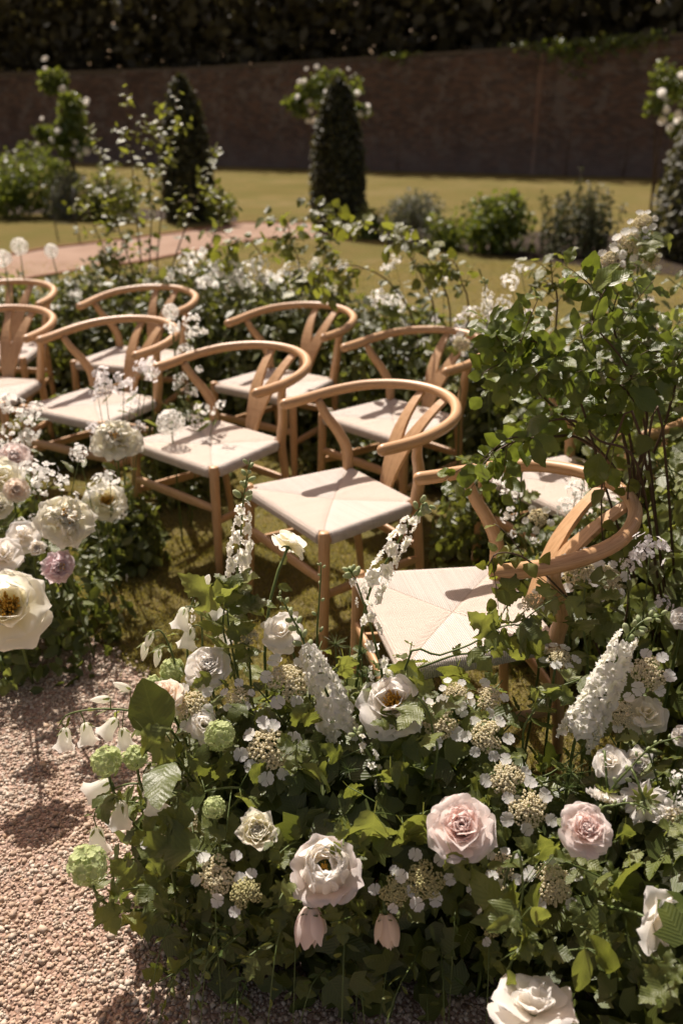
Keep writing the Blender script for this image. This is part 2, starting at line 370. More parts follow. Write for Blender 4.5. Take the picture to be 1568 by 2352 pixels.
# path behind the flowers
PU = [(-260, 640), (0, 590), (95, 572), (230, 556), (400, 535), (560, 511), (700, 512), (790, 530)]
PL = [(790, 545), (700, 548), (600, 548), (480, 570), (330, 600), (210, 615), (60, 640), (-260, 720)]
pg = [ground(*p) for p in PU] + [ground(*p) for p in PL]
sheet('garden_path', [(p.x, p.y) for p in pg], .006, M_PATH)
e = MB(); e.add(tube([ground(*p, .012) for p in PU[:7]], .022, 5)); e.add(tube([ground(*p, .012) for p in PL[1:]], .018, 5))
tag(O('path_edging', e.mesh('path_edging', M_EDGE)), None, None, None, 'structure')

# ------------------------------------------------------------------ leaf, petal and floret shapes
def strip_leaf(outline, fold=.18, droop=.25, wave=.04, seed=0, petiole=.22, twist=0.):
    """outline: right half of the blade as (x, y) from base to tip, unit length along y"""
    r = random.Random(seed); vs_, fs, uv = [], [], []; n = len(outline); ys = []; last = -.02
    for i, (x, y) in enumerate(outline):
        m = max(last + .012, min(1, (i / (n - 1)) * .9 + y * .1)) if 0 < i < n - 1 else (0 if i == 0 else 1); ys.append(m); last = m
    ph = r.uniform(0, 6)
    def put(x, y):
        z = fold * abs(x) - droop * y * y + wave * math.sin(13 * (y - .6 * abs(x)) + ph + 3 * (x > 0)) * min(1, abs(x) * 4) - fold * 1.1 * x * x
        a = twist * y; vs_.append((x * math.cos(a) - z * math.sin(a), y - .25 * droop * y * y, z * math.cos(a) + x * math.sin(a))); uv.append((x, y)); return len(vs_) - 1
    mid = [put(0, ys[i]) for i in range(n)]
    for s in (1, -1):
        md = [mid[0]] + [put(s * outline[i][0] * .5, (ys[i] + outline[i][1]) / 2) for i in range(1, n - 1)] + [mid[-1]]
        ed = [mid[0]] + [put(s * outline[i][0] * r.uniform(.93, 1.07), outline[i][1] * r.uniform(.98, 1.02)) for i in range(1, n - 1)] + [mid[-1]]
        for a, b in ((mid, md), (md, ed)):
            for i in range(n - 1):
                q = [a[i], b[i], b[i + 1], a[i + 1]]; q = [k for j, k in enumerate(q) if k not in q[:j]]
                if len(q) > 2: fs.append(tuple(q if s > 0 else q[::-1]))
    if petiole:
        k = len(vs_); w_ = .011
        for t in (0, .5, 1):
            vs_ += [(-w_, -petiole * t, -.06 * t * t), (w_, -petiole * t, -.06 * t * t)]; uv += [(.0, 0), (.0, 0)]
        fs += [(k, k + 2, k + 3, k + 1), (k + 2, k + 4, k + 5, k + 3)]
    return vs_, fs, uv
LOBED = [(0, 0), (.16, -.04), (.30, .05), (.32, .13), (.40, .17), (.41, .25), (.50, .30), (.50, .38), (.60, .49), (.44, .46), (.40, .42), (.25, .50), (.27, .56), (.33, .61), (.27, .67), (.28, .73), (.19, .77), (.18, .84), (.09, .89), (0, 1)]
LOBED2 = [(0, 0), (.2, .0), (.24, .08), (.33, .10), (.36, .18), (.45, .21), (.50, .38), (.37, .36), (.32, .33), (.20, .45), (.26, .52), (.35, .58), (.27, .63), (.29, .70), (.20, .74), (.18, .83), (.10, .86), (.06, .92), (0, 1)]
def ovate(wd=.3, pos=.42, teeth=.012, n=11, seed=0):
    r = random.Random(seed); o = []
    for i in range(n):
        t = i / (n - 1); b = math.sin(math.pi * t ** (math.log(.5) / math.log(pos))) ** .8 if 0 < t < 1 else 0
        o.append((wd * b + (teeth if i % 2 and 0 < t < 1 else 0), t - (teeth if i % 2 and 0 < t < 1 else 0)))
    o[-1] = (0, 1); return o
SHAPES = {}
def shapes(kind):
    if kind in SHAPES: return SHAPES[kind]
    L = []
    for i in range(10):
        r = random.Random(i * 7 + 1)
        dr, fo, wv, tw = r.uniform(-.05, .55), r.uniform(-.1, .5), r.uniform(.03, .08), r.uniform(-.7, .7)
        if kind == 'lobed': L.append(strip_leaf(LOBED if i % 2 else LOBED2, fo, dr, wv, i, .25, tw))
        elif kind == 'ovate': L.append(strip_leaf(ovate(r.uniform(.26, .36), .45, .008, 11, i), fo, dr, wv * .8, i, .14, tw))
        elif kind == 'birch': L.append(strip_leaf(ovate(r.uniform(.34, .42), .33, .02, 9, i), fo * .7, dr, wv * .6, i, .3, tw))
        elif kind == 'lance': L.append(strip_leaf(ovate(r.uniform(.12, .18), .4, .006, 8, i), fo, dr * 1.4, wv, i, .05, tw))
        elif kind == 'pinnate': L.append(strip_leaf(ovate(r.uniform(.14, .2), .5, 0, 6, i), fo, dr, wv * .4, i, .05, tw))
    SHAPES[kind] = L; return L
LM = {}
def leaf_mesh(kind, mat):
    key = (kind, mat.name)
    if key not in LM: LM[key] = [mesh('leaf', s[0], s[1], mat, s[2]) for s in shapes(kind)]
    return rnd.choice(LM[key])
SMALL = ([(0, 0, 0), (.3, .35, .05), (.24, .7, .0), (0, 1, -.12), (-.24, .7, .0), (-.3, .35, .05), (0, .5, -.05)],
         [(0, 1, 6), (1, 2, 6), (2, 3, 6), (3, 4, 6), (4, 5, 6), (5, 0, 6)], [(0, 0), (.3, .35), (.24, .7), (0, 1), (-.24, .7), (-.3, .35), (0, .5)])
LOBSM = ([(0, 0, 0), (.3, .02, .04), (.56, .44, -.02), (.27, .48, .03), (.2, .8, -.02), (0, 1, -.14), (-.2, .8, -.02), (-.27, .48, .03), (-.56, .44, -.02), (-.3, .02, .04), (0, .45, -.04)],
         [(0, 1, 10), (1, 2, 3, 10), (3, 4, 10), (4, 5, 10), (5, 6, 10), (6, 7, 10), (7, 8, 9, 10), (9, 0, 10)],
         [(0, 0), (.3, .02), (.56, .44), (.27, .48), (.2, .8), (0, 1), (-.2, .8), (-.27, .48), (-.56, .44), (-.3, .02), (0, .45)])
def petal(wd=.5, cup=.5, curl=0., ruffle=.04, notch=.06, nu=5, nv=5, seed=0, basew=.25):
    """base at the origin, tip along +z, hollow side towards -y"""
    r = random.Random(seed); ph = r.uniform(0, 6); vs_, fs, uv = [], [], []
    for j in range(nv):
        v = j / (nv - 1); wp = wd * ((basew + (1 - basew) * math.sin(math.pi * .5 * min(1, v / .58))) if v < .58 else math.sqrt(max(.05, 1 - ((v - .58) / .47) ** 2)))
        for i in range(nu):
            s = i / (nu - 1) * 2 - 1
            x = wp * s * (1 - .12 * cup * s * s); y = -cup * wp * s * s * .9 + curl * v * v + ruffle * (math.sin(s * 5 + ph + v * 2) + .5 * math.sin(s * 11 + 2 * ph)) * v * v
            y += .11 * max(0, (v - .7) / .3) ** 2 + .05 * abs(s) ** 3 * v; z = v - .17 * s * s * v ** 3 - .05 * max(0, (v - .8) / .2) ** 2 + notch * (v ** 4) * math.sin(s * 4 + ph)
            vs_.append((x, y, z)); uv.append((s * .5 + .5, v))
    for j in range(nv - 1):
        for i in range(nu - 1):
            a = j * nu + i; fs.append((a, a + 1, a + nu + 1, a + nu))
    return vs_, fs, uv
PM = {}
def petal_meshes(mat, style):
    key = (mat.name, style)
    if key not in PM:
        cfg = {'in': (.55, .95, -.12, .05), 'mid': (.62, .62, -.06, .05), 'out': (.84, .26, .14, .07), 'bowl': (.62, .55, -.30, .03), 'flat': (.66, .20, .06, .08), 'ruf': (.5, .5, .0, .16), 'bud': (.5, .95, -.16, .02)}[style]
        PM[key] = [mesh('petal', *petal(*cfg, .05, 8, 8, i)[:2], mat, petal(*cfg, .05, 8, 8, i)[2]) for i in range(4)]
    return rnd.choice(PM[key])
def put_petal(parent, mat, style, H, ang, inc, ln, r0=0., z0=0., wx=1., name='petal'):
    M = H @ Matrix.Rotation(ang, 4, 'Z') @ Matrix.Translation((0, r0, z0)) @ Matrix.Rotation(-inc, 4, 'X') @ Matrix.Diagonal((ln * wx, ln, ln, 1))
    return O(name, petal_meshes(mat, style), parent, M)
def blob(r=1., n=6, m=4, stretch=1.):                   # small round bud
    vs_, fs = [(0, 0, -r * stretch)], []
    for j in range(1, m):
        a = math.pi * j / m
        for i in range(n): vs_.append((r * math.sin(a) * math.cos(2 * math.pi * i / n), r * math.sin(a) * math.sin(2 * math.pi * i / n), -r * stretch * math.cos(a)))
    vs_.append((0, 0, r * stretch)); T = len(vs_) - 1
    for i in range(n):
        fs.append((0, 1 + (i + 1) % n, 1 + i)); fs.append((T, T - n + i, T - n + (i + 1) % n))
        for j in range(m - 2): a = 1 + j * n; fs.append((a + i, a + (i + 1) % n, a + n + (i + 1) % n, a + n + i))
    return vs_, fs, [(.5, p[2] / (2 * r * stretch) + .5) for p in vs_]
def flat_floret(n=5, seed=0, cup=.15, w_=.55, gap=.0):   # flat round-petalled floret, unit radius, facing +z
    r = random.Random(seed); b = MB()
    for i in range(n):
        a = 2 * math.pi * i / n + r.uniform(-.1, .1); L = r.uniform(.88, 1.08); tw = r.uniform(-.12, .12)
        ps = [(0, 0, 0), (w_ * .55, .42, .06), (w_ * .92, .74, cup), (w_ * .5, 1.0, cup + tw), (0, .95, cup * .8), (-w_ * .5, 1.0, cup - tw), (-w_ * .92, .74, cup), (-w_ * .55, .42, .06), (0, .55, .0)]
        b.add(([V(p) * L for p in ps], [(0, 1, 8), (1, 2, 8), (2, 3, 8), (3, 4, 8), (4, 5, 8), (5, 6, 8), (6, 7, 8), (7, 0, 8)], [(p[0] + .5, .2 + .8 * p[1]) for p in ps]), Matrix.Rotation(a, 4, 'Z'))
    return b.v, b.f, b.uv
FL = {}
def floret_mesh(n, mat, cup=.15, w_=.55):
    key = (n, mat.name, cup)
    if key not in FL: FL[key] = [mesh('floret', *flat_floret(n, i, cup, w_)[:2], mat, flat_floret(n, i, cup, w_)[2]) for i in range(4)]
    return rnd.choice(FL[key])
def delph_mesh():
    if 'd' not in FL:
        L = []
        for i in range(4):
            b = MB()
            for j in range(5): b.add(petal(.52, .35, .18, .16, .1, 5, 4, i * 9 + j), Matrix.Rotation(j * 1.2566 + .2 * i, 4, 'Z') @ Matrix.Rotation(-1.15, 4, 'X'))
            for j in range(4): b.add(petal(.35, .5, .0, .14, .1, 4, 4, i * 7 + j), Matrix.Rotation(j * 1.57 + .5, 4, 'Z') @ Matrix.Rotation(-.6, 4, 'X') @ Matrix.Diagonal((.65, .65, .65, 1)))
            L.append(b.mesh('floret', M_WHITE))
        FL['d'] = L
    return rnd.choice(FL['d'])
BUD = {}
def bud_mesh(mat, stretch=1.6):
    k = (mat.name, stretch)
    if k not in BUD: b = blob(1, 6, 4, stretch); BUD[k] = mesh('bud', b[0], b[1], mat, b[2])
    return BUD[k]

def OS(*a):
    o = O(*a); o['kind'] = 'stuff'; return o
def stem(parent, pts, r0, r1, mat=None, n=5, name='stem'):
    t = tube(pts, (r0, r1), n); return O(name, mesh(name, *t[:2], mat or M_STEM, t[2]), parent)
def leaves_along(parent, pts, kind, mat, n, L, t0=.3, up=V((0, 0, 1)), spread=1., droop=.3, clusters=1, name='leaf'):
    c = rnd.randint(0, 9)
    for i in range(n):
        t = t0 + (1 - t0) * (i + u(0, .7)) / max(1, n); k = min(len(pts) - 2, max(0, int(t * (len(pts) - 1)))); f = min(1, t * (len(pts) - 1) - k)
        p = pts[k].lerp(pts[k + 1], f); d = (pts[k + 1] - pts[k]).normalized()
        a = (c + i) * 2.4 + u(-.5, .5); q = d.orthogonal().normalized(); q.rotate(Matrix.Rotation(a, 3, d))
        dd = (q * spread + d * u(.25, .8) + V((0, 0, -droop)) + jit(.15)).normalized()
        nn = (up + jit(.55) + d * .25)
        s = L * u(.65, 1.15) * (1 - .35 * t * (n > 5))
        O(name, leaf_mesh(kind, mat), parent, LF(p + dd * s * .2, dd, nn, s, u(.85, 1.12)))

# ------------------------------------------------------------------ brick wall, trees beyond it, border plants
WP = [V((-17, 41.2, 0)), V((-6.2, 36.6, 0)), V((.5, 32.6, 0)), V((6.5, 29.7, 0)), V((13, 26.6, 0))]
WH = [3.35, 3.36, 3.48, 3.66, 4.05]
def wall():
    t = thing('brick_wall', WP[2], 'long weathered red brick garden wall in shade under dark trees', 'wall')
    bx = [(-.5, -.5, -.5), (.5, -.5, -.5), (.5, .5, -.5), (-.5, .5, -.5), (-.5, -.5, .5), (.5, -.5, .5), (.5, .5, .5), (-.5, .5, .5)]
    bf = [(0, 3, 2, 1), (4, 5, 6, 7), (0, 1, 5, 4), (1, 2, 6, 5), (2, 3, 7, 6), (3, 0, 4, 7)]
    brick = mesh('brick', [(x * .218, y * .1, z * .066) for x, y, z in bx], bf, M_BRICK, None, False)
    pos, rots, near = [], [], []
    core = MB()
    for k in range(len(WP) - 1):
        a, b = WP[k], WP[k + 1]; d = (b - a); L = d.length; d.normalize(); n = V((d.y, -d.x, 0)); 
        if n.y > 0: n = -n
        ang = math.atan2(d.y, d.x); Rm = Matrix.Rotation(ang, 4, 'Z')
        h0, h1 = WH[k], WH[k + 1]
        c = [a - n * .04, b - n * .04, b - n * .36, a - n * .36]
        core.add(([V((p.x, p.y, -.1)) for p in c] + [V((c[0].x, c[0].y, h0 - .09)), V((c[1].x, c[1].y, h1 - .09)), V((c[2].x, c[2].y, h1 - .09)), V((c[3].x, c[3].y, h0 - .09))], bf))
        rows = int(4.2 / .076)
        for r in range(rows):
            z = .033 + r * .076; x = -.115 if r % 2 else 0
            while x < L - .1:
                x += .2285
                if z + .033 > h0 + (h1 - h0) * x / L - .1: continue
                p = a + d * (x - .11) + n * rnd.uniform(-.004, .006) + V((0, 0, z))
                Mx = Matrix.Translation(p) @ Rm @ Matrix.Rotation(rnd.uniform(-.012, .012), 4, 'Y')
                if k == 2 and 4.3 < x < 6.4 and .9 < z < 3.1 and len(near) < 270: near.append(Mx)
                else: pos.append(p); rots.append(np.array(Rm.to_3x3()))
        # coping stones
        x = 0
        while x < L - .05:
            ln = min(.62, L - x); hz = h0 + (h1 - h0) * (x + ln / 2) / L
            vs_ = [(q[0] * (ln - .012), q[1] * .46, q[2] * .09 + (.012 if q[2] > 0 and abs(q[1]) < .3 else 0)) for q in bx]
            cm = mesh('coping_stone', vs_, bf, M_COPING, None, False)
            O('coping_stone', cm, t, Matrix.Translation(a + d * (x + ln / 2) - n * .18 + V((0, 0, hz - .045 + rnd.uniform(-.008, .008)))) @ Matrix.Rotation(ang, 4, 'Z') @ Matrix.Rotation(-math.atan2(h1 - h0, L), 4, 'Y'))
            x += .62
    O('mortar_core', core.mesh('mortar_core', M_MORTAR, False), t)
    for Mx in near: O('brick', brick, t, Mx)
    o = O('brickwork', scatter('brickwork', ([(x * .218, y * .1, z * .066) for x, y, z in bx], bf), np.array([tuple(p) for p in pos]), np.array(rots), np.ones(len(pos)), M_BRICK), t)
    o['kind'] = 'stuff'
    # pier at the joint between two lengths of wall
    p = WP[2].lerp(WP[3], .93); ang = math.atan2((WP[3] - WP[2]).y, (WP[3] - WP[2]).x)
    O('pier', mesh('pier', [(q[0] * .16, q[1] * .12, q[2] * 3.4 + 1.7) for q in bx], bf, M_BRICK, None, False), t, Matrix.Translation(p - V((0, .01, 0))) @ Matrix.Rotation(ang, 4, 'Z'))
wall()

def crown_pts(N, c, rx, ry, rz, shell=.55, lumps=9, seed=0):
    """points spread through a crown made of several lumps, with outward normals"""
    r = np.random.default_rng(seed); lc = r.normal(0, 1, (lumps, 3)); lc *= (r.uniform(.35, 1.05, lumps) / np.linalg.norm(lc, axis=1))[:, None]; lr = r.uniform(.32, .58, lumps)
    k = r.integers(0, lumps, N); d = r.normal(0, 1, (N, 3)); d /= np.linalg.norm(d, axis=1)[:, None]
    rad = lr[k] * r.uniform(shell, 1.02, N) ** .6
    p = lc[k] * .68 + d * rad[:, None]
    return p * [rx, ry, rz] + np.array(c), d
def foliage(name, parent, pos, nrm, size, mat, base=SMALL, tilt=.7, kind=None):
    N = len(pos); sz = np.asarray(size) * npr.uniform(.6, 1.35, N)
    o = O(name, scatter(name, base, pos, rotmats(N, nrm, tilt), sz, mat), parent)
    if kind: o['kind'] = kind
    return o
def tree(x, y, h, rr, seed, nleaf=6000, lab='dark broadleaf tree standing in the wood beyond the brick wall'):
    t = thing('woodland_tree', V((x, y, 0)), lab, 'tree', 'trees of the dark wood beyond the wall')
    r = random.Random(seed); b = MB()
    top = V((x + r.uniform(-.4, .4), y, h * .7)); b.add(tube(bez(V((x, y, 0)), V((x + r.uniform(-.3, .3), y, h * .35)), top, 6), (.2, .06), 7))
    for i in range(7):
        z0 = h * r.uniform(.18, .6); a = r.uniform(0, 6.28); p = V((x, y, z0)); q = p + V((math.cos(a), math.sin(a), .5)) * rr * .7
        b.add(tube(bez(p, p.lerp(q, .5) + V((0, 0, .4)), q, 4), (.07, .02), 5))
    O('trunk', b.mesh('trunk', M_TRUNK), t)
    pos, n = crown_pts(nleaf, (x, y, h * .56), rr, rr, h * .52, .5, 14, seed)
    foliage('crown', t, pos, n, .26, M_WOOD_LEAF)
    return t
for i, (x, y, h, rr) in enumerate([(-16, 45, 10, 4), (-11, 43.5, 10.5, 3.8), (-6, 41, 9.5, 3.6), (-2, 39.2, 9.8, 3.5), (2, 37.5, 9, 3.5), (5.8, 36.4, 9.5, 3.4), (9.5, 34.2, 9, 3.4), (13.5, 33.5, 9.5, 3.8), (18, 33, 10, 4),
                                   (-13.5, 49, 13, 4.5), (-8, 47, 13, 4.5), (-3.5, 45, 12.5, 4.5), (1, 43.5, 12, 4.5), (5.5, 42, 12, 4.5), (10.5, 40.5, 12, 4.5), (15.5, 39, 12, 4.5)]):
    tree(x, y, h, rr, i, 3900)
# undergrowth of the wood, one dark mass behind the wall
def undergrowth():
    N = 33000; s = npr.random(N); x = -20 + 42 * s
    y = np.interp(x, [p.x for p in WP] + [24], [p.y for p in WP] + [22]) + npr.uniform(1.6, 9, N); z = npr.random(N) ** .8 * 9.5
    pos = np.stack([x, y, z], 1); nrm = np.tile([0, -.6, .6], (N, 1))
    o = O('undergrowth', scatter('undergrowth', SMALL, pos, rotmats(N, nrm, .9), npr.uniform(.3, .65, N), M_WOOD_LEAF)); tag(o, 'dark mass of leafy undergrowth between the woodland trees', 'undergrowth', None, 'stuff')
undergrowth()

def ivy(x0, n, zr, spread, lab):
    i = min(3, max(0, int(np.searchsorted([p.x for p in WP], x0) - 1))); a, b = WP[i], WP[i + 1]; f = (x0 - a.x) / (b.x - a.x)
    base = a.lerp(b, f); nrm = V((b - a).normalized().cross(V((0, 0, 1)))); d = (b - a).normalized(); top = WH[i] + (WH[i + 1] - WH[i]) * f
    t = thing('wall_creeper', base, lab, 'creeper')
    k = npr.normal(0, spread, n); dz = np.abs(npr.normal(0, 1, n)) * zr * np.exp(-np.abs(k) / spread * .6)
    pos = np.array([tuple(base + d * a_ + nrm * (.08 + .12 * rnd.random()) + V((0, 0, top + .06 - b_))) for a_, b_ in zip(k, dz)])
    foliage('foliage', t, pos, np.tile(tuple(nrm), (n, 1)), .13, M_BUSHG, SMALL, .6)
    stem(t, bez(base + V((0, -.06, .0)), base + nrm * .06 + V((.1, 0, top * .5)), base + nrm * .05 + V((0, 0, top)), 6), .02, .008, M_TWIG)
ivy(7.0, 420, .45, .75, 'leafy creeper spilling over the wall coping beside the brick pier')
ivy(8.6, 160, .3, .5, 'small dark creeper hanging over the coping at the far right')
ivy(1.9, 60, .14, .4, 'thin tuft of creeper on the coping above the middle yew')

def climber(uv_, y, lab, n, blooms, mat, bl_px, pale=M_WROSE, kind_bl=1):
    """climbing rose trained on the wall: woody stems, leaves, blossoms; uv_ = pixels of its clumps"""
    c0 = at(uv_[0][0], uv_[0][1], y); t = thing('climbing_rose', V((c0.x, y, 0)), lab, 'climbing rose')
    P, Nn = [], []
    b = MB()
    for (a, v_, r_) in uv_:
        c = at(a, v_, y); rr = msize(r_, c); p, nn = crown_pts(int(n * r_ / 40), tuple(c), rr, rr * .5, rr * 1.1, .3, 6, int(a)); P.append(p); Nn.append(nn)
        b.add(tube(bez(V((c0.x, y + .1, 0)), V((c0.x, y + .15, c.z * .6)), c, 6), (.022, .008), 5))
        for q in range(max(1, int(blooms * r_ / 40))):
            d = V(tuple(nn[q])); d.y = -abs(d.y) - .4; pp = c + V((d.x * rr, d.y * rr * .6, d.z * rr * 1.1)); s = msize(bl_px, c) * u(.7, 1.2) * .5
            O('blossom', floret_mesh(5, pale, .35, .7), t, FR(pp, V((d.x, d.y - .5, d.z + .5)), u(0, 6), s))
    O('stem', b.mesh('stem', M_TWIG), t)
    foliage('foliage', t, np.concatenate(P), np.concatenate(Nn), msize(13, c0), mat, SMALL, .7)
climber([(150, 260, 62), (125, 185, 42), (170, 330, 45), (115, 300, 38), (145, 390, 52)], 17.5, 'loose climbing rose bush before the wall at the far left', 420, 3, M_BUSHG, 14)
climber([(735, 215, 55), (690, 250, 40), (790, 200, 42), (825, 250, 22)], 15.4, 'white blossomed climbing rose rising behind the middle yew column', 300, 6, M_BUSHG, 12)
climber([(1535, 205, 60), (1500, 245, 26), (1560, 290, 28)], 16.5, 'climbing rose with few white blossoms at the right, above the right yew', 260, 4, M_BUSHG, 18)

def yew(u0, v0, y, wpx, vtip, lab, seed, dx=0):
    c = at(u0, v0, y); c = V((c.x + dx, y, 0)); rr = msize(wpx / 2, c); h = at(u0, vtip, y).z
    t = thing('clipped_yew', c, lab, 'topiary', 'clipped yew columns by the path')
    N = 9000; zz = npr.random(N); f = (1 - zz ** 2.6) ** .62 * (.86 + .14 * np.minimum(1, zz * 6)); a = npr.uniform(0, 6.283, N)
    bumps = np.array([noise.noise((math.cos(q) * 2, math.sin(q) * 2, k * 6 + seed)) for q, k in zip(a, zz)])
    ra = rr * f * (1 + .09 * bumps) * npr.uniform(.86, 1.04, N)
    pos = np.stack([c.x + ra * np.cos(a), c.y + ra * np.sin(a), .03 + zz * h * (1 + .015 * bumps)], 1)
    nrm = np.stack([np.cos(a), np.sin(a), .35 + zz], 1)
    foliage('crown', t, pos, nrm, .075, M_YEW, SMALL, .8)
    prof = [(rr * .8 * (1 - k ** 2.6) ** .62, k * h * .97) for k in np.linspace(0, .99, 12)]
    tb = tube([V((c.x, c.y, z)) for r_, z in prof], [r_ for r_, z in prof], 14); O('dense_inner_growth', mesh('dense_inner_growth', *tb[:2], M_YEW, tb[2]), t)
    stem(t, [c, c + V((0, 0, h * .5))], .05, .03, M_TRUNK, 7, 'trunk')
yew(776, 530, 14.4, 122, 186, 'broad clipped yew column at the end of the gravel path, the middle one', 3)
yew(436, 505, 15.9, 112, 180, 'slender pointed yew cone behind the birch sprays', 5)
yew(1622, 606, 11.3, 300, 110, 'large clipped yew cut by the right edge of the picture', 8, .12)

def bush(name, u0, v0, y, wpx, hpx, mat, lab, cat, n=2500, leaf=.045, seed=0, base=SMALL, lumps=10):
    c = at(u0, v0, y); c.z = 0; rr = msize(wpx / 2, c) * 1.15; h = msize(hpx, c) * 1.05
    t = thing(name, c, lab, cat)
    p, nn = crown_pts(n, (c.x, c.y, h * .38), rr * 1.05, rr * .85, h * .62, .4, lumps + 5, seed); p[:, 2] = np.abs(p[:, 2])
    foliage('crown', t, p, nn, leaf, mat, base, .7)
    b = MB()
    for i in range(7):
        a = u(0, 6.28); q = c + V((math.cos(a) * rr * .6, math.sin(a) * rr * .5, h * .75)); b.add(tube(bez(c, c + V((0, 0, h * .4)), q, 4), (.012, .004), 4))
    O('stem', b.mesh('stem', M_TWIG), t)
bush('leafy_shrub', 55, 478, 16.6, 175, 150, M_BUSHG, 'bright green rounded shrub at the left edge before the wall', 'shrub', 3200, .085, 1)
bush('lavender_bush', 160, 490, 16.2, 110, 100, M_LAV, 'grey lavender bush beside the bright rounded shrub', 'lavender', 1500, .06, 2)
bush('leafy_shrub', 255, 495, 16, 130, 105, M_MEAD, 'dull green shrub between the grey lavender and the pointed yew', 'shrub', 2000, .075, 3)
bush('leafy_shrub', 510, 508, 15.2, 62, 70, M_BUSHG, 'small dark shrub at the foot of the pointed yew', 'shrub', 800, .06, 4)
bush('leafy_shrub', 855, 535, 13.4, 70, 90, M_BUSHG, 'small shrub at the foot of the middle yew', 'shrub', 700, .06, 5)
bush('lavender_bush', 950, 550, 12.7, 165, 120, M_LAV, 'hazy grey lavender bush in the border right of the middle yew', 'lavender', 2600, .05, 6)
bush('leafy_shrub', 1035, 566, 12.2, 120, 95, M_BUSHG, 'loose yellow green shrub between grey lavender and the dark rounded bush', 'shrub', 900, .06, 7)
bush('leafy_shrub', 1140, 575, 12.0, 185, 150, M_BUSHG, 'rounded leafy green bush in the middle of the right border', 'shrub', 2000, .085, 8)
def rosemary():
    c = at(1320, 590, 11.6); c.z = 0; t = thing('rosemary_bush', c, 'upright spiky rosemary bush in the border before the right yew', 'rosemary')
    rr = msize(85, c); P, Nn = [], []; b = MB()
    for i in range(70):
        a = u(0, 6.28); k = u(0, 1) ** .5; q = c + V((math.cos(a) * k * rr, math.sin(a) * k * rr * .7, 0)); h = msize(185, c) * u(.55, 1.0) * (1.05 - .35 * k)
        tip = q + V((u(-.06, .06), u(-.06, .06), h)); b.add(tube([q, tip], (.006, .003), 4))
        m = 46; f = npr.random(m) ** .8; P.append(np.array(q)[None] + f[:, None] * np.array(tip - q)[None] + npr.normal(0, .018, (m, 3))); Nn.append(np.tile([0, -.3, .4], (m, 1)))
    O('stem', b.mesh('stem', M_TWIG), t); foliage('foliage', t, np.concatenate(P), np.concatenate(Nn), .05, M_ROSM, SMALL, 1.2)
rosemary()
# bed soil under the border plants
for (pp) in ([(820, 538), (900, 558), (1100, 580), (1230, 600), (1430, 622), (1600, 640), (1600, 560), (1400, 540), (1150, 530), (900, 505), (820, 505)], [(-60, 492), (120, 492), (300, 503), (545, 512), (545, 496), (300, 478), (-60, 470)]):
    g = [ground(*p) for p in pp]; sheet('border_soil', [(p.x, p.y) for p in g], .008, M_SOIL)
def stake_frame():
    c = at(155, 548, 12.6); c.z = 0; t = thing('plant_support', c, 'two thin dark metal legs of a plant support on the lawn', 'plant support')
    for (a, v0, b_, v1) in ((134, 552, 120, 480), (184, 556, 168, 480)):
        p = ground(a, v0); q = at(b_, v1, p.y + .05); stem(t, [p, q, q + V((.02, .1, .3))], .011, .009, M_IRON, 6, 'leg')
    p = at(127, 512, 12.8); q = at(176, 514, 12.8); stem(t, [p, q], .008, .008, M_IRON, 5, 'crossbar')
stake_frame()

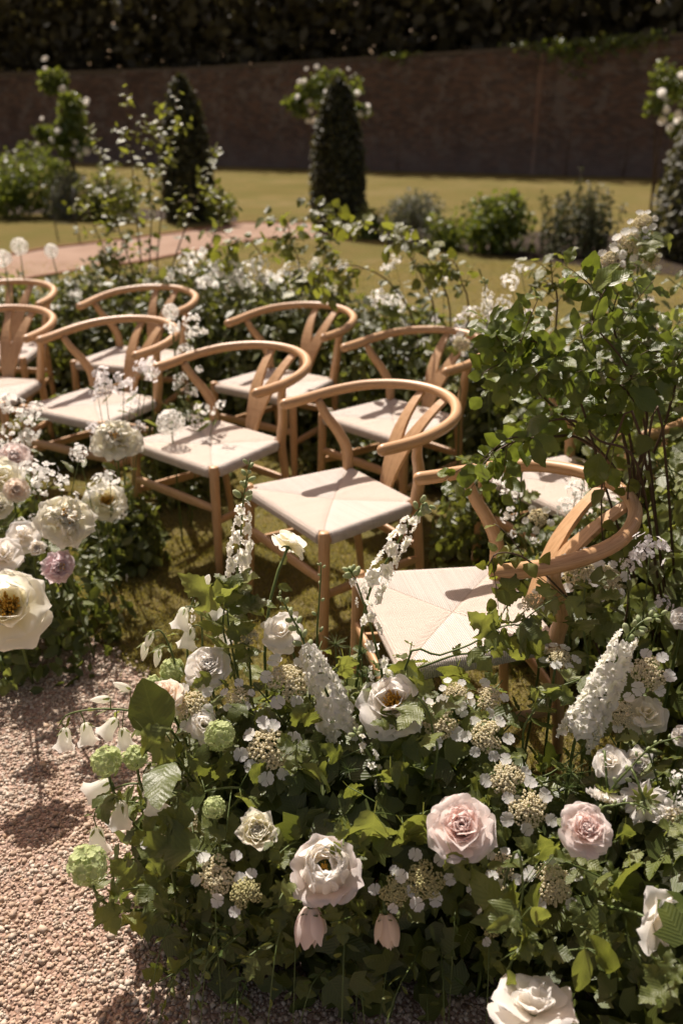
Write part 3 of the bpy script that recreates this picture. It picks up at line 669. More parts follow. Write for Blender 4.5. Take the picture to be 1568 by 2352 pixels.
# ------------------------------------------------------------------ chairs
def make_chair():
    """parts of the armchair as (name, mesh); x forward, y to the sitter's left"""
    P = []
    def part(nm, vf, mat=M_WOOD, smooth=True): P.append((nm, mesh(nm, vf[0], vf[1], mat, vf[2], smooth)))
    for s in (1, -1):
        pts = [V((.227, s * .240, 0)), V((.224, s * .238, .1)), V((.219, s * .234, .25)), V((.216, s * .231, .38)), V((.215, s * .231, .452)), V((.215, s * .231, .458)), V((.215, s * .231, .4605))]
        part('front_leg', tube(pts, [.0115, .0143, .0170, .0178, .0175, .0155, .010], 14))
    for s in (1, -1):
        pts = spline([V((-.226, s * .178, 0)), V((-.212, s * .183, .15)), V((-.19, s * .188, .32)), V((-.171, s * .192, .44)), V((-.172, s * .203, .515)), V((-.150, s * .226, .580)), V((-.117, s * .254, .640)), V((-.100, s * .277, .692))], 4)
        n = len(pts); rr = [.0125 + .0075 * min(1, i / (n * .5)) if i < n * .55 else .020 - .0065 * ((i - n * .55) / (n * .45)) ** 1.5 for i in range(n)]
        part('rear_leg', tube(pts, rr, 14))
    half = [V((.036, .279, .699)), V((-.03, .283, .701)), V((-.1, .286, .706)), V((-.19, .274, .716)), V((-.28, .236, .727)), V((-.352, .162, .736)), V((-.392, .082, .740)), V((-.404, 0, .7415))]
    full = half + [V((p.x, -p.y, p.z)) for p in half[-2::-1]]
    pts = spline(full, 4); t0 = (pts[0] - pts[1]).normalized(); t1 = (pts[-1] - pts[-2]).normalized()
    rr = [.0160 + .003 * abs(math.cos(math.pi * i / (len(pts) - 1))) for i in range(len(pts))]
    pts = [pts[0] + t0 * .017, pts[0] + t0 * .014, pts[0] + t0 * .008] + pts + [pts[-1] + t1 * .008, pts[-1] + t1 * .014, pts[-1] + t1 * .017]
    rr = [.0055, .012, .0172] + rr + [.0172, .012, .0055]
    part('arm_rail', tube(pts, rr, 16))
    # splat: solid below, forked above
    vs_, fs, uv = [], [], []; A, B, C = V((-.196, 0, .438)), V((-.268, 0, .60)), V((-.392, 0, .726)); path = bez(A, B * 2 - (A + C) / 2, C, 12); sc = .47
    for sgn in (1, -1):
        k0 = len(vs_)
        for i, p in enumerate(path):
            s = i / 12; t = (path[min(i + 1, 12)] - path[max(i - 1, 0)]).normalized(); n = V((t.z, 0, -t.x))
            outer = .030 + .030 * min(1, s / sc) ** 1.2 + (.016 * max(0, (s - sc) / (1 - sc))); inner = 0 if s < sc else .046 * ((s - sc) / (1 - sc)) ** .75
            for (yy, o) in ((inner, .006), (outer, .006), (outer, -.006), (inner, -.006)):
                q = p + n * o; vs_.append((q.x, sgn * yy, q.z)); uv.append((yy * 6, s * .4))
        for i in range(12):
            for a, b in ((0, 1), (1, 2), (2, 3), (3, 0)):
                q = (k0 + i * 4 + a, k0 + i * 4 + b, k0 + i * 4 + 4 + b, k0 + i * 4 + 4 + a); fs.append(q if sgn > 0 else q[::-1])
    part('back_splat', (vs_, fs, uv), smooth=False)
    def slat(a, b, hh, th):
        a, b = V(a), V(b); d = (b - a).normalized(); n = V((d.y, -d.x, 0)).normalized(); v, f, w_ = [], [], []
        for i in range(7):
            s = i / 6; p = a.lerp(b, s); g = hh * (.72 + .28 * math.sin(math.pi * s))
            for k in range(10):
                an = 2 * math.pi * k / 10; c, sn = math.cos(an), math.sin(an)
                v.append(p + n * th * math.copysign(abs(c) ** .6, c) + V((0, 0, g * math.copysign(abs(sn) ** .6, sn)))); w_.append((k / 10, s * (b - a).length))
        for i in range(6):
            for k in range(10): f.append((i * 10 + k, i * 10 + (k + 1) % 10, i * 10 + 10 + (k + 1) % 10, i * 10 + 10 + k))
        return v, f, w_
    part('stretcher', slat((.221, .236, .295), (.221, -.236, .295), .019, .0085))
    for s in (1, -1): part('stretcher', slat((.220, s * .235, .245), (-.200, s * .186, .235), .017, .008))
    part('stretcher', slat((-.197, .187, .275), (-.197, -.187, .275), .017, .008))
    for a, b in (((.214, .231, .432), (.214, -.231, .432)), ((.214, .231, .430), (-.171, .192, .430)), ((.214, -.231, .430), (-.171, -.192, .430)), ((-.171, .192, .432), (-.171, -.192, .432))):
        part('seat_rail', tube([V(a), V(a).lerp(V(b), .5), V(b)], .0115, 8))
    # woven seat: a pillow with rolled edges, its corners cut out round the legs
    nx, ny = 44, 48; x0, x1 = -.184, .233; idx = {}; v, uvm, uvp = [], [], []
    def hw(x): return .2045 + (x - x0) / (x1 - x0) * (.2475 - .2045)
    for i in range(nx + 1):
        for j in range(ny + 1):
            a = i / nx * 2 - 1; b = j / ny * 2 - 1; x = x0 + (x1 - x0) * i / nx; y = b * hw(x)
            e_ = min((1 - abs(a)) * .2085, (1 - abs(b)) * hw(x)); z = .4555 - .013 * (1 - max(abs(a), abs(b))) ** .8
            z -= .004 * math.exp(-((abs(a) - abs(b)) / .05) ** 2)
            if e_ < .02: z -= .02 * (1 - math.sqrt(max(0, 1 - (1 - e_ / .02) ** 2)))
            idx[i, j] = len(v); v.append((x, y, z)); uvm.append((x, y)); uvp.append((a, b))
    f = []
    for i in range(nx):
        for j in range(ny):
            xm = x0 + (x1 - x0) * (i + .5) / nx; ym = ((j + .5) / ny * 2 - 1) * hw(xm)
            dx = min(xm - x0, x1 - xm); dy = hw(xm) - abs(ym)
            if dx < .036 and dy < .036: continue
            f.append((idx[i, j], idx[i + 1, j], idx[i + 1, j + 1], idx[i, j + 1]))
    cnt = {}
    for q in f:
        for a, b in zip(q, q[1:] + q[:1]): cnt[(a, b)] = 1
    low = {}
    for (a, b) in list(cnt):
        if (b, a) in cnt: continue
        for k in (a, b):
            if k not in low:
                px, py, pz = v[k]; low[k] = len(v); v.append((px * .975, py * .975, .415)); uvm.append(uvm[k]); uvp.append(uvp[k])
        f.append((b, a, low[a], low[b]))
    used = sorted({i for q in f for i in q}); rm = {o: n for n, o in enumerate(used)}
    f = [tuple(rm[i] for i in q) for q in f]
    m = mesh('seat', [v[i] for i in used], f, M_CORD, [uvm[i] for i in used])
    l = m.uv_layers.new(name='panel'); vi = np.zeros(len(m.loops), np.int32); m.loops.foreach_get('vertex_index', vi)
    l.data.foreach_set('uv', np.array([uvp[i] for i in used], np.float32)[vi].ravel())
    P.append(('seat', m)); return P
CHAIR = make_chair()
CG = 'round-backed chairs in two curved rows'
CH = 'round-backed wooden armchair, cord seat, '
for (x, y, a, lab) in [
        (.308, 1.951, 192.6, 'nearest one, right behind the foreground flowers'), (-.007, 2.691, 214.7, 'second from the foreground in the front row'),
        (-.493, 3.238, 229.6, 'third from the foreground in the front row'), (-1.076, 3.744, 240.2, 'fourth in the front row, yellow peony before its seat'),
        (-1.669, 3.980, 257, 'front row, cut by the left edge of the picture'),
        (.813, 2.818, 213, 'back row, mostly hidden behind the beech branch'), (.235, 3.545, 225, 'back row, behind the second chair of the front row'),
        (-.292, 4.089, 236.5, 'back row, white meadow flowers close behind its rail'), (-1.094, 4.576, 252, 'back row, half hidden behind the fourth front chair'),
        (-1.876, 4.742, 265, 'back row, at the left edge under the pale alliums')]:
    t = thing('armchair', V((x, y, 0)), CH + lab, 'chair', CG)
    M = Matrix.Translation((x, y, 0)) @ Matrix.Rotation(R(a), 4, 'Z')
    for nm, m in CHAIR: O(nm, m, t, M)

# ------------------------------------------------------------------ flowers
CAMV = V((0, 0, CAMH))
def to_cam(p, up=.0, side=0.):                          # direction from p to the photographer, tilted
    d = (CAMV - p).normalized(); return (d + V((side, 0, up))).normalized()
def rootof(p, c=None, k=.5):
    c = c or V((p.x, p.y + .12, 0)); return V((p.x * (1 - k) + c.x * k, p.y * (1 - k) + c.y * k, 0))
def headstem(t, root, p, ax, r=.0035, mat=None, n=9):
    L = max(.06, (p - root).length * .38); pts = bez(root, p - V(ax).normalized() * L, p, n); stem(t, pts, r * 1.25, r, mat); return pts
def sepals(t, H, s, n=5, inc=1.9):
    b = MB()
    for i in range(n): b.add(petal(.22, .3, .1, .02, .0, 3, 4, i), Matrix.Rotation(i * 6.283 / n, 4, 'Z') @ Matrix.Rotation(-inc, 4, 'X') @ Matrix.Diagonal((s, s, s, 1)))
    b.add(blob(s * .28, 7, 4, 1.1), Matrix.Translation((0, 0, -s * .2)))
    O('calyx', b.mesh('calyx', M_STEM), t, H)
def rose(lab, a, v, y, dpx, ax, mat, kind='full', root=None, leaves=2, inner=None, cat='rose', group=None, stem_r=.0034):
    p = at(a, v, y); D = msize(dpx, p) * {'full': .80, 'globe': .86, 'loose': .88, 'peony': .9, 'ruffle': 1.12}.get(kind, 1); Rr = D / 2; ax = to_cam(p, ax[0] + .28, ax[1]) if len(ax) == 2 else V(ax).normalized(); root = root or rootof(p)
    t = thing({'peony': 'peony', 'bud': 'rose_bud', 'ranunculus': 'ranunculus'}.get(kind, 'garden_rose'), root, lab, cat, group)
    inner = inner or mat
    H = FR(p - ax * Rr * .35, ax, u(0, 6))
    pts = headstem(t, root, H.translation, ax, stem_r)
    sepals(t, H, Rr * .55)
    if kind == 'bud': sepals(t, H, Rr * .9, 5, 1.0)
    if kind == 'full':                                  # quartered old rose
        N = 40
        for i in range(N):
            q = i / (N - 1); inc = R(5 + 66 * q ** 1.25) + u(-.1, .1); ln = Rr * (.80 + .34 * q) * u(.9, 1.08)
            put_petal(t, inner if q < .6 else mat, 'in' if q < .45 else ('mid' if q < .8 else 'out'), H, i * 2.39996 + u(-.2, .2), inc, ln, Rr * (.06 + .20 * q), Rr * .05 * (1 - q), .70 + .40 * q)
    elif kind == 'peony':                               # open bowl with golden stamens
        N = 17
        for i in range(N):
            q = i / (N - 1); inc = R(34 + 50 * q) + u(-.12, .12); ln = Rr * (.85 + .30 * q) * u(.9, 1.1)
            put_petal(t, mat, 'bowl' if q < .62 else 'flat', H, i * 2.39996 + u(-.3, .3), inc, ln, Rr * .10, 0, u(.9, 1.15))
        b = MB()
        for i in range(85):
            aa = u(0, 6.28); rr = Rr * .24 * u(.1, 1); q = V((math.cos(aa) * rr * 1.5, math.sin(aa) * rr * 1.5, Rr * u(.38, .58)))
            b.add(tube([V((math.cos(aa) * rr * .6, math.sin(aa) * rr * .6, 0)), q], (Rr * .012, Rr * .016), 3)); b.add(blob(Rr * .035, 4, 3, 1.8), Matrix.Translation(q))
        O('stamens', b.mesh('stamens', M_STAM), t, H)
    elif kind == 'globe':                               # closed bowl of a blush peony, hollow crown with a few stamens
        for i in range(14):
            q = i / 13; put_petal(t, inner, 'bowl', H, i * 2.39996 + u(-.2, .2), R(-4 + 12 * q) + u(-.04, .04), Rr * (1.42 + .1 * q) * u(.94, 1.05), Rr * (.56 + .18 * q), -Rr * .55, 1.0)
        for i in range(6):
            put_petal(t, mat, 'flat', H, i * 1.0472 + u(-.25, .25), R(u(26, 62)), Rr * u(.92, 1.08), Rr * .5, -Rr * .5, 1.2)
        b = MB()
        for i in range(26):
            aa = u(0, 6.28); rr = Rr * .16 * u(0, 1); q = V((math.cos(aa) * rr, math.sin(aa) * rr, Rr * u(.32, .46))); b.add(tube([V((q.x * .5, q.y * .5, -Rr * .2)), q], Rr * .014, 3)); b.add(blob(Rr * .032, 4, 3, 1.6), Matrix.Translation(q))
        O('stamens', b.mesh('stamens', M_STAM), t, H)
    elif kind == 'bud':
        for i in range(7):                              # overlapping petals wrapped round an egg shape
            g = .86 + .05 * i; vs_, fs, uv = [], [], []; out_ = i > 3; top = (.84, .95, .78)[i - 4] if out_ else 1 - .05 * (i % 2); wd_ = .95 if out_ else 1.25; ph_ = u(0, 6)
            for jv in range(9):
                v_ = jv / 8
                for ju in range(9):
                    sv = ju / 4 - 1; ang = sv * wd_ * (1 - .40 * v_ ** 4); rad = .36 * g * math.sin(math.pi * (.12 + .80 * v_ * top)) ** .75 * (1 + .10 * abs(sv) ** 3 + .05 * math.sin(sv * 5 + ph_) * v_) + (.13 * v_ ** 4 if out_ else .02 * v_ ** 6)
                    vs_.append((rad * math.sin(ang) * D, rad * math.cos(ang) * D, (v_ * top - .16 * sv * sv * v_ ** 3 + .03 * math.sin(sv * 4 + ph_) * v_ ** 4) * D * 1.1)); uv.append((sv * .5 + .5, v_))
            for jv in range(8):
                for ju in range(8): a_ = jv * 9 + ju; fs.append((a_, a_ + 1, a_ + 10, a_ + 9))
            O('petal', mesh('petal', vs_, fs, mat, uv), t, H @ Matrix.Rotation(i * 2.39996, 4, 'Z'))
    elif kind == 'ranunculus':
        N = 44
        for i in range(N):
            q = i / (N - 1); put_petal(t, mat, 'in' if q < .75 else 'mid', H, i * 2.39996 + u(-.1, .1), R(-12 + 50 * q ** 1.2), Rr * (.62 + .55 * q), Rr * (.04 + .46 * q), -Rr * .1, .9)
    elif kind == 'loose':                               # few large petals, some fallen back
        N = 13
        for i in range(N):
            q = i / (N - 1); inc = R(8 + 88 * q ** 1.35) + u(-.15, .15)
            put_petal(t, mat, 'mid' if q < .5 else 'out', H, i * 2.39996 + u(-.3, .3), inc, Rr * (.9 + .25 * q) * u(.9, 1.1), Rr * (.06 + .1 * q), 0, u(.95, 1.2))
    elif kind == 'ruffle':                              # double peony, ruffled heart
        N = 46
        for i in range(N):
            q = i / (N - 1); put_petal(t, mat, 'ruf' if q < .7 else 'flat', H, i * 2.39996 + u(-.4, .4), R(5 + 80 * q ** 1.2) + u(-.2, .2), Rr * (.7 + .36 * q) * u(.85, 1.12), Rr * .1 * q, 0, u(.7, 1.0))
        b = MB()
        for i in range(24):
            aa = u(0, 6.28); rr = Rr * .3 * u(.2, 1); q = V((math.cos(aa) * rr, math.sin(aa) * rr, Rr * u(.5, .72))); b.add(tube([V((0, 0, 0)), q], Rr * .015, 3)); b.add(blob(Rr * .045, 4, 3, 1.6), Matrix.Translation(q))
        O('stamens', b.mesh('stamens', M_STAM), t, H)
    if leaves: leaves_along(t, pts, 'ovate', M_VIB, leaves, u(.05, .065), .45, to_cam(p, .5), 1, .25)
    return t
def lacecap(lab, a, v, y, dpx, ax=None, n=8, mat=None, root=None, leaves=2, group=None, dens=1., part_ring=6.283):
    p = at(a, v, y); Rr = msize(dpx, p) / 2; ax = (to_cam(p, *ax) if len(ax) == 2 else V(ax).normalized()) if ax else to_cam(p, .55, u(-.2, .2)); root = root or rootof(p)
    t = thing('viburnum_flower', root, lab, 'viburnum', group)
    H = FR(p, ax, u(0, 6)); cen = p - ax * Rr * .9
    pts = headstem(t, root, cen, ax, .003)
    b = MB()
    for i in range(8):
        aa = i * .785; b.add(tube([V((0, 0, -Rr * .9)), V((math.cos(aa) * Rr * .5, math.sin(aa) * Rr * .5, -Rr * .08))], (Rr * .035, Rr * .02), 4))
    O('rays', b.mesh('rays', M_STEM), t, H)
    N = int(430 * dens); aa = npr.uniform(0, 6.283, N); k = npr.integers(0, 7, N); ca = k * .9; cr = np.where(k == 0, 0., .47)
    rr = npr.random(N) ** .5 * .33
    x = cr * np.cos(ca) + rr * np.cos(aa); yv = cr * np.sin(ca) + rr * np.sin(aa); z = .22 - .42 * (x * x + yv * yv) - .5 * rr * rr + npr.normal(0, .035, N)
    pos = np.stack([x, yv, z], 1) * Rr
    m = scatter('fertile_florets', blob(1, 5, 3, 1.15)[:2], pos, rotmats(N, np.tile([0, 0, 1.], (N, 1)), .5), Rr * npr.uniform(.034, .066, N), mat or M_FERT)
    O('fertile_florets', m, t, H)['kind'] = 'stuff'
    off = u(0, 6.28)
    for i in range(n):
        aa = off + part_ring * i / n + u(-.22, .22); q = Rr * u(.82, 1.02); s = Rr * u(.24, .33)
        ml = H @ V((math.cos(aa) * q, math.sin(aa) * q, Rr * u(-.1, .08))); d = ax + (H.to_3x3() @ V((math.cos(aa), math.sin(aa), 0))).normalized() * u(.0, .5) + jit(.15)
        O('floret', floret_mesh(5, M_PURE), t, FR(ml, d, u(0, 6), s))
    if leaves: leaves_along(t, pts, 'lobed', M_VIB, leaves, u(.055, .08), .55, to_cam(p, .8), 1, .25)
    return t
def snowball(lab, a, v, y, dpx, root=None, leaves=2):
    p = at(a, v, y); Rr = msize(dpx, p) / 2; root = root or rootof(p); t = thing('guelder_rose_ball', root, lab, 'guelder rose', 'green guelder rose balls at the foreground edge')
    pts = headstem(t, root, p - V((0, 0, Rr * .7)), V((0, 0, 1)), .003)
    N = 150; k = np.arange(N) + .5; ph = np.arccos(1 - 2 * k / N); th = math.pi * (1 + 5 ** .5) * k
    d = np.stack([np.cos(th) * np.sin(ph), np.sin(th) * np.sin(ph), np.cos(ph)], 1); pos = d * Rr * npr.uniform(.78, .98, N)[:, None]
    O('floret_ball', scatter('floret_ball', flat_floret(5, 1, .15), pos, rotmats(N, d, .3), Rr * npr.uniform(.14, .22, N), M_SNOW), t, Matrix.Translation(p))['kind'] = 'stuff'
    if leaves: leaves_along(t, pts, 'lobed', M_VIB, leaves, .065, .5, to_cam(p, .6), 1, .3)
def delphinium(lab, base_px, pts_px, y, fpx, t_fl=(.25, .85), nfl=20, root=None, buds=9, cat='delphinium', dens=1., y1=None):
    """pts_px: stem pixels from low to tip"""
    y1 = y1 or y; n = len(pts_px); P = [at(q[0], q[1], y + (y1 - y) * i / max(1, n - 1)) for i, q in enumerate(pts_px)]
    root = root or V((P[0].x, P[0].y + .05, 0)); t = thing('delphinium_spike', root, lab, cat)
    full = spline([root.lerp(P[0], 0), root.lerp(P[0], .5) + V((0, .02, 0))] + P, 5); stem(t, full, .0042, .0015)
    sp = spline(P, 6); L = len(sp) - 1; s0 = msize(fpx, P[0]) / 2
    def on(q): k = min(L - 1, int(q * L)); return sp[k].lerp(sp[k + 1], q * L - k), (sp[k + 1] - sp[k]).normalized()
    for i in range(nfl):
        q = t_fl[0] + (t_fl[1] - t_fl[0]) * (i + u(-.3, .3)) / nfl; q = min(1, max(0, q)); p, d = on(q); aa = i * 2.4 + u(-.4, .4)
        side = d.orthogonal().normalized(); side.rotate(Matrix.Rotation(aa, 3, d)); s = s0 * (1.12 - .75 * max(0, (q - t_fl[0]) / (t_fl[1] - t_fl[0]) - .25)) * u(.72, 1.1) * .92
        if side.dot(to_cam(p)) < -.35 and rnd.random() < .5: side = (side + to_cam(p) * .7).normalized()
        O('floret', delph_mesh(), t, FR(p + side * s * .55, side + V((0, 0, .18)) + jit(.15), u(0, 6), s * .62))
    for i in range(buds):
        q = min(1, t_fl[1] + (1 - t_fl[1]) * (i + .4) / buds); p, d = on(q); side = d.orthogonal().normalized(); side.rotate(Matrix.Rotation(i * 2.4, 3, d)); s = min(s0, .026) * u(.17, .23) * (1.35 - .6 * i / buds)
        O('bud', bud_mesh(M_BUDG, 1.7), t, FR(p + side * s * 2.0, side + d * .7, 0, s))
    return t
def campanula(lab, pts_px, y, bells, fpx, root, y1=None):
    y1 = y1 or y; n = len(pts_px); P = [at(q[0], q[1], y + (y1 - y) * i / max(1, n - 1)) for i, q in enumerate(pts_px)]
    t = thing('bellflower', root, lab, 'bellflower', 'white bellflower stems at the foreground edge')
    full = spline([V(root), root.lerp(P[0], .55) + V((0, 0, .06))] + P, 5); stem(t, full, .0036, .0016); sp = spline(P, 6)
    for (a, v, dx, dz, open_) in bells:
        p = at(a, v, y); s = msize(fpx, p); ax = V((dx, -.25, dz)).normalized(); near = min(sp, key=lambda q: (q - p).length)
        stem(t, bez(near, (near + p) / 2 + V((0, 0, .012)), p, 4), .0014, .0012, None, 4, 'pedicel')
        prof = [(0, .06), (.06, .19), (.2, .27), (.5, .31), (.78, .36), (.95, .47), (1.02, .56)] if open_ else [(0, .05), (.08, .15), (.3, .2), (.6, .18), (.85, .1), (1, .02)]
        vs_, fs, uv = [], [], []; m_ = 15
        for j, (z, r_) in enumerate(prof):
            for k in range(m_):
                an = 6.2832 * k / m_; lobe = 1 + (.10 * math.cos(5 * an) * (j > 3) * (j - 3) / 3 if open_ else 0); zz = z + (.06 * math.cos(5 * an) * (j - 3) / 3 if open_ and j > 3 else 0)
                vs_.append((r_ * lobe * math.cos(an), r_ * lobe * math.sin(an), zz)); uv.append((k / m_, j / 6))
        for j in range(len(prof) - 1):
            for k in range(m_): fs.append((j * m_ + k, j * m_ + (k + 1) % m_, j * m_ + m_ + (k + 1) % m_, j * m_ + m_ + k))
        bell = O('bell', mesh('bell', vs_, fs, M_WHITE, uv), t, FR(p, ax, 0, s))
        b = MB()
        for k in range(5): b.add(strip_leaf(ovate(.13, .3, 0, 5, k), .2, .15, 0, k, 0), Matrix.Rotation(k * 1.2566, 4, 'Z') @ Matrix.Translation((0, .13, 0)) @ Matrix.Rotation(R(u(35, 75)), 4, 'X') @ Matrix.Diagonal((.5, .5, .5, 1)))
        O('calyx', b.mesh('calyx', M_VIB), bell, FR(p, ax, .3, s))
    leaves_along(t, full, 'lance', M_VIB, 7, .05, .35, V((0, -.3, 1)), 1, .3)
ALLM = {}
def umbel_mesh(kind):
    """round heads of many florets; three versions of each, shared by all copies"""
    if kind not in ALLM:
        L = []
        for sd_ in range(4):
            if kind == 'allium':
                N = 80; k = np.arange(N) + .5; ph = np.arccos(1 - 2 * k / N); th = math.pi * (1 + 5 ** .5) * k + sd_
                d = np.stack([np.cos(th) * np.sin(ph), np.sin(th) * np.sin(ph), np.cos(ph)], 1); pos = d * npr.uniform(.78, .95, N)[:, None]
                L.append(scatter('flower_head', flat_floret(6, sd_, .2, .3), pos, rotmats(N, d, .2), npr.uniform(.16, .22, N), M_PURE))
            else:                                       # sweet rocket: loose dome of four-petalled florets
                N = 22; d = npr.normal(0, 1, (N, 3)); d[:, 2] = np.abs(d[:, 2]) * 1.1 - .45; d /= np.linalg.norm(d, axis=1)[:, None]
                pos = d * npr.uniform(.5, 1.15, N)[:, None] * [1, 1, 1.1]; pos[:, 2] -= np.maximum(0, -d[:, 2]) * .3
                L.append(scatter('flower_head', flat_floret(4, sd_, .12, .6), pos, rotmats(N, d, .25), npr.uniform(.2, .3, N), M_LILAC if kind == 'lilac' else M_PURE))
        ALLM[kind] = L
    return rnd.choice(ALLM[kind])
def allium(lab, a, v, y, dpx, gnd=None, group=None):
    p = at(a, v, y); Rr = msize(dpx, p) / 2; root = gnd or V((p.x + u(-.04, .04), p.y + .05, 0)); t = thing('allium', root, lab, 'allium', group)
    stem(t, bez(root, V((root.x, root.y, p.z * .6)), p, 8), .0045, .003)
    core = blob(.16, 7, 5); O('flower_core', mesh('flower_core', core[0], core[1], M_BUDG, core[2]), t, FR(p, V((0, 0, 1)), 0, Rr))
    OS('flower_head', umbel_mesh('allium'), t, FR(p, V((u(-.2, .2), -.2, 1)), u(0, 6), Rr))
def rocket(lab, heads, root, group, kind='white', leafn=6, leafL=.075, cat='sweet rocket', spray=1):
    """branching plant with loose white flower heads: heads = [(world point, radius)]"""
    t = thing('sweet_rocket', root, lab, cat, group)
    for (p, r_) in heads:
        pts = bez(root + V((u(-.03, .03), u(-.03, .03), 0)), V((root.x * .5 + p.x * .5, root.y * .5 + p.y * .5, p.z * .62)), p, 8); stem(t, pts, .003, .0014, None, 4)
        OS('flower_head', umbel_mesh(kind), t, FR(p, V((u(-.4, .4), u(-.5, .2), 1)), u(0, 6), r_))
        for j in range(spray):
            k = 5 + j % 2; q = pts[k] + V((u(-1, 1), u(-1, .6), u(.3, 1))) * r_ * 1.7; stem(t, [pts[k], q], .0014, .001, None, 3, 'side_shoot')
            OS('flower_head', umbel_mesh(kind), t, FR(q, V((u(-.5, .5), u(-.5, .2), 1)), u(0, 6), r_ * u(.45, .75)))
        leaves_along(t, pts, 'lance', M_MEAD, leafn, leafL, .2, V((0, 0, 1)), 1, .25)
    return t
def scabious(lab, a, v, y, dpx, ax, root=None, stemtop=None):
    p = at(a, v, y); Rr = msize(dpx, p) / 2; ax = V(ax).normalized(); root = root or rootof(p); t = thing('scabious', root, lab, 'scabious')
    H = FR(p, ax, 0)
    pts = spline([V(root), root.lerp(stemtop, .6), stemtop, p - ax * Rr * .2], 5) if stemtop else bez(root, p - ax * .1, p - ax * Rr * .2, 8); stem(t, pts, .003, .0024)
    for i in range(26):
        q = i / 25; put_petal(t, M_WROSE, 'ruf', H, i * 2.39996, R(25 + 65 * q), Rr * (.55 + .5 * q) * u(.85, 1.1), Rr * .12, 0, .6)
    N = 60; aa = npr.uniform(0, 6.28, N); rr = npr.random(N) ** .5 * Rr * .55
    pos = np.stack([rr * np.cos(aa), rr * np.sin(aa), Rr * .45 - rr * rr / Rr * .5], 1)
    O('floret_disc', scatter('floret_disc', blob(1, 5, 3, 1.4)[:2], pos, rotmats(N, np.tile([0, 0, 1.], (N, 1)), .3), Rr * npr.uniform(.05, .09, N), M_FERT), t, H)
    b = MB()
    for i in range(12): b.add(petal(.12, .2, .1, .02, 0, 3, 4, i), Matrix.Rotation(i * .5236, 4, 'Z') @ Matrix.Rotation(-R(100), 4, 'X') @ Matrix.Diagonal((Rr * .75,) * 3 + (1,)))
    O('bracts', b.mesh('bracts', M_VIB), t, H)
def raceme(lab, pts_px, y, n, bpx, root):
    P = [at(*q, y) for q in pts_px]; t = thing('budding_raceme', root, lab, 'bud stem'); full = spline([V(root), root.lerp(P[0], .6)] + P, 5); stem(t, full, .003, .0012); sp = spline(P, 6); L = len(sp) - 1
    for i in range(n):
        q = .1 + .9 * i / (n - 1); k = min(L - 1, int(q * L)); p = sp[k].lerp(sp[k + 1], q * L - k); d = (sp[k + 1] - sp[k]).normalized(); side = d.orthogonal().normalized(); side.rotate(Matrix.Rotation(i * 2.4, 3, d)); s = msize(bpx, p) / 2 * (1.15 - .5 * q) * u(.85, 1.1)
        O('bud', bud_mesh(M_BUDG, 1.7), t, FR(p + side * s * 1.5, side + d * .9, 0, s * .62))
def branch(lab, P, kind, mat, n, L, group=None, root=None, name='leafy_branch', cat='branch', r0=.004, r1=.0015, smat=None, twigs=0, t0=.25, up=None, droop=.25, spread=1.):
    """P: world points of the stem from its foot to its tip"""
    t = thing(name, P[0], lab, cat, group); pts = spline(P, 4); stem(t, pts, r0, r1, smat or M_STEM)
    up = up or V((0, -.35, 1)); leaves_along(t, pts, kind, mat, n, L, t0, up, spread, droop)
    for k in range(twigs):
        i = int(len(pts) * u(max(.25, t0), .9)); a = pts[i]; d = (pts[min(i + 1, len(pts) - 1)] - pts[i - 1]).normalized(); q = d.orthogonal().normalized(); q.rotate(Matrix.Rotation(u(0, 6.28), 3, d))
        e_ = a + (q * .8 + d * .7 + V((0, 0, -.1))).normalized() * L * u(1.4, 2.6); tp = bez(a, (a + e_) / 2 + V((0, 0, .02)), e_, 5); tw = stem(t, tp, r1 * 1.1, r1 * .6, smat or M_STEM, 4, 'twig'); leaves_along(tw, tp, kind, mat, max(3, n // 4), L * .9, .25, up, spread, droop)
    return t

# ------------------------------------------------------------------ planting: mounds of foliage (centre x, y, radius x, y, height)
F1, F2, F3, F3B = (.04, 1.50, .54, .38, .45), (.74, 1.22, .42, .50, .42), (1.2, 2.1, .46, .62, .92), (1.38, 2.85, .6, .6, 1.12)
LMD = (-1.16, 2.5, .46, .36, .42)
HB = [(-2.9, 5.5, .5, .42, .62), (-2.2, 5.55, .55, .42, .64), (-1.5, 5.5, .55, .48, .68), (-.8, 5.25, .55, .5, .76), (-.22, 4.9, .5, .5, .76), (.28, 4.5, .48, .45, .68), (.75, 4.1, .48, .45, .68), (1.2, 3.65, .48, .45, .8)]
CLUMPS = [(-.73, 3.78, .2, .2, .42), (-.86, 3.1, .17, .17, .25), (-1.42, 3.2, .24, .2, .38), (.52, 3.02, .17, .2, .42), (.80, 2.42, .3, .18, .5), (-1.35, 4.25, .3, .2, .3), (.02, 3.95, .22, .16, .22)]
def in_mound(md, n, lo=.55, hi=1.0):
    d = npr.normal(0, 1, (n, 3)); d[:, 2] = np.abs(d[:, 2]); d /= np.linalg.norm(d, axis=1)[:, None]
    r = npr.uniform(lo ** 3, hi ** 3, n) ** (1 / 3)
    lump = np.array([1 + .16 * noise.noise((a * 5, b * 5, c * 5)) for a, b, c in d * r[:, None] + [md[0] * 3, md[1] * 3, 0]])
    p = d * (r * lump)[:, None] * [md[2], md[3], md[4]] + [md[0], md[1], .01]
    nn = d / np.array([md[2], md[3], md[4]]); nn /= np.linalg.norm(nn, axis=1)[:, None]; return p, nn
def fill(name, lab, mds, n, size, mat, base, lo=.5, hi=.97):
    P, Nn = zip(*[in_mound(m, int(n * m[2] * m[3] * 5), lo, hi) for m in mds])
    P = np.concatenate(P); Nn = np.concatenate(Nn) + [0, -.25, .35]
    o = O(name, scatter(name, base, P, rotmats(len(P), Nn, .6), size * npr.uniform(.6, 1.3, len(P)), mat)); tag(o, lab, 'foliage', None, 'stuff')
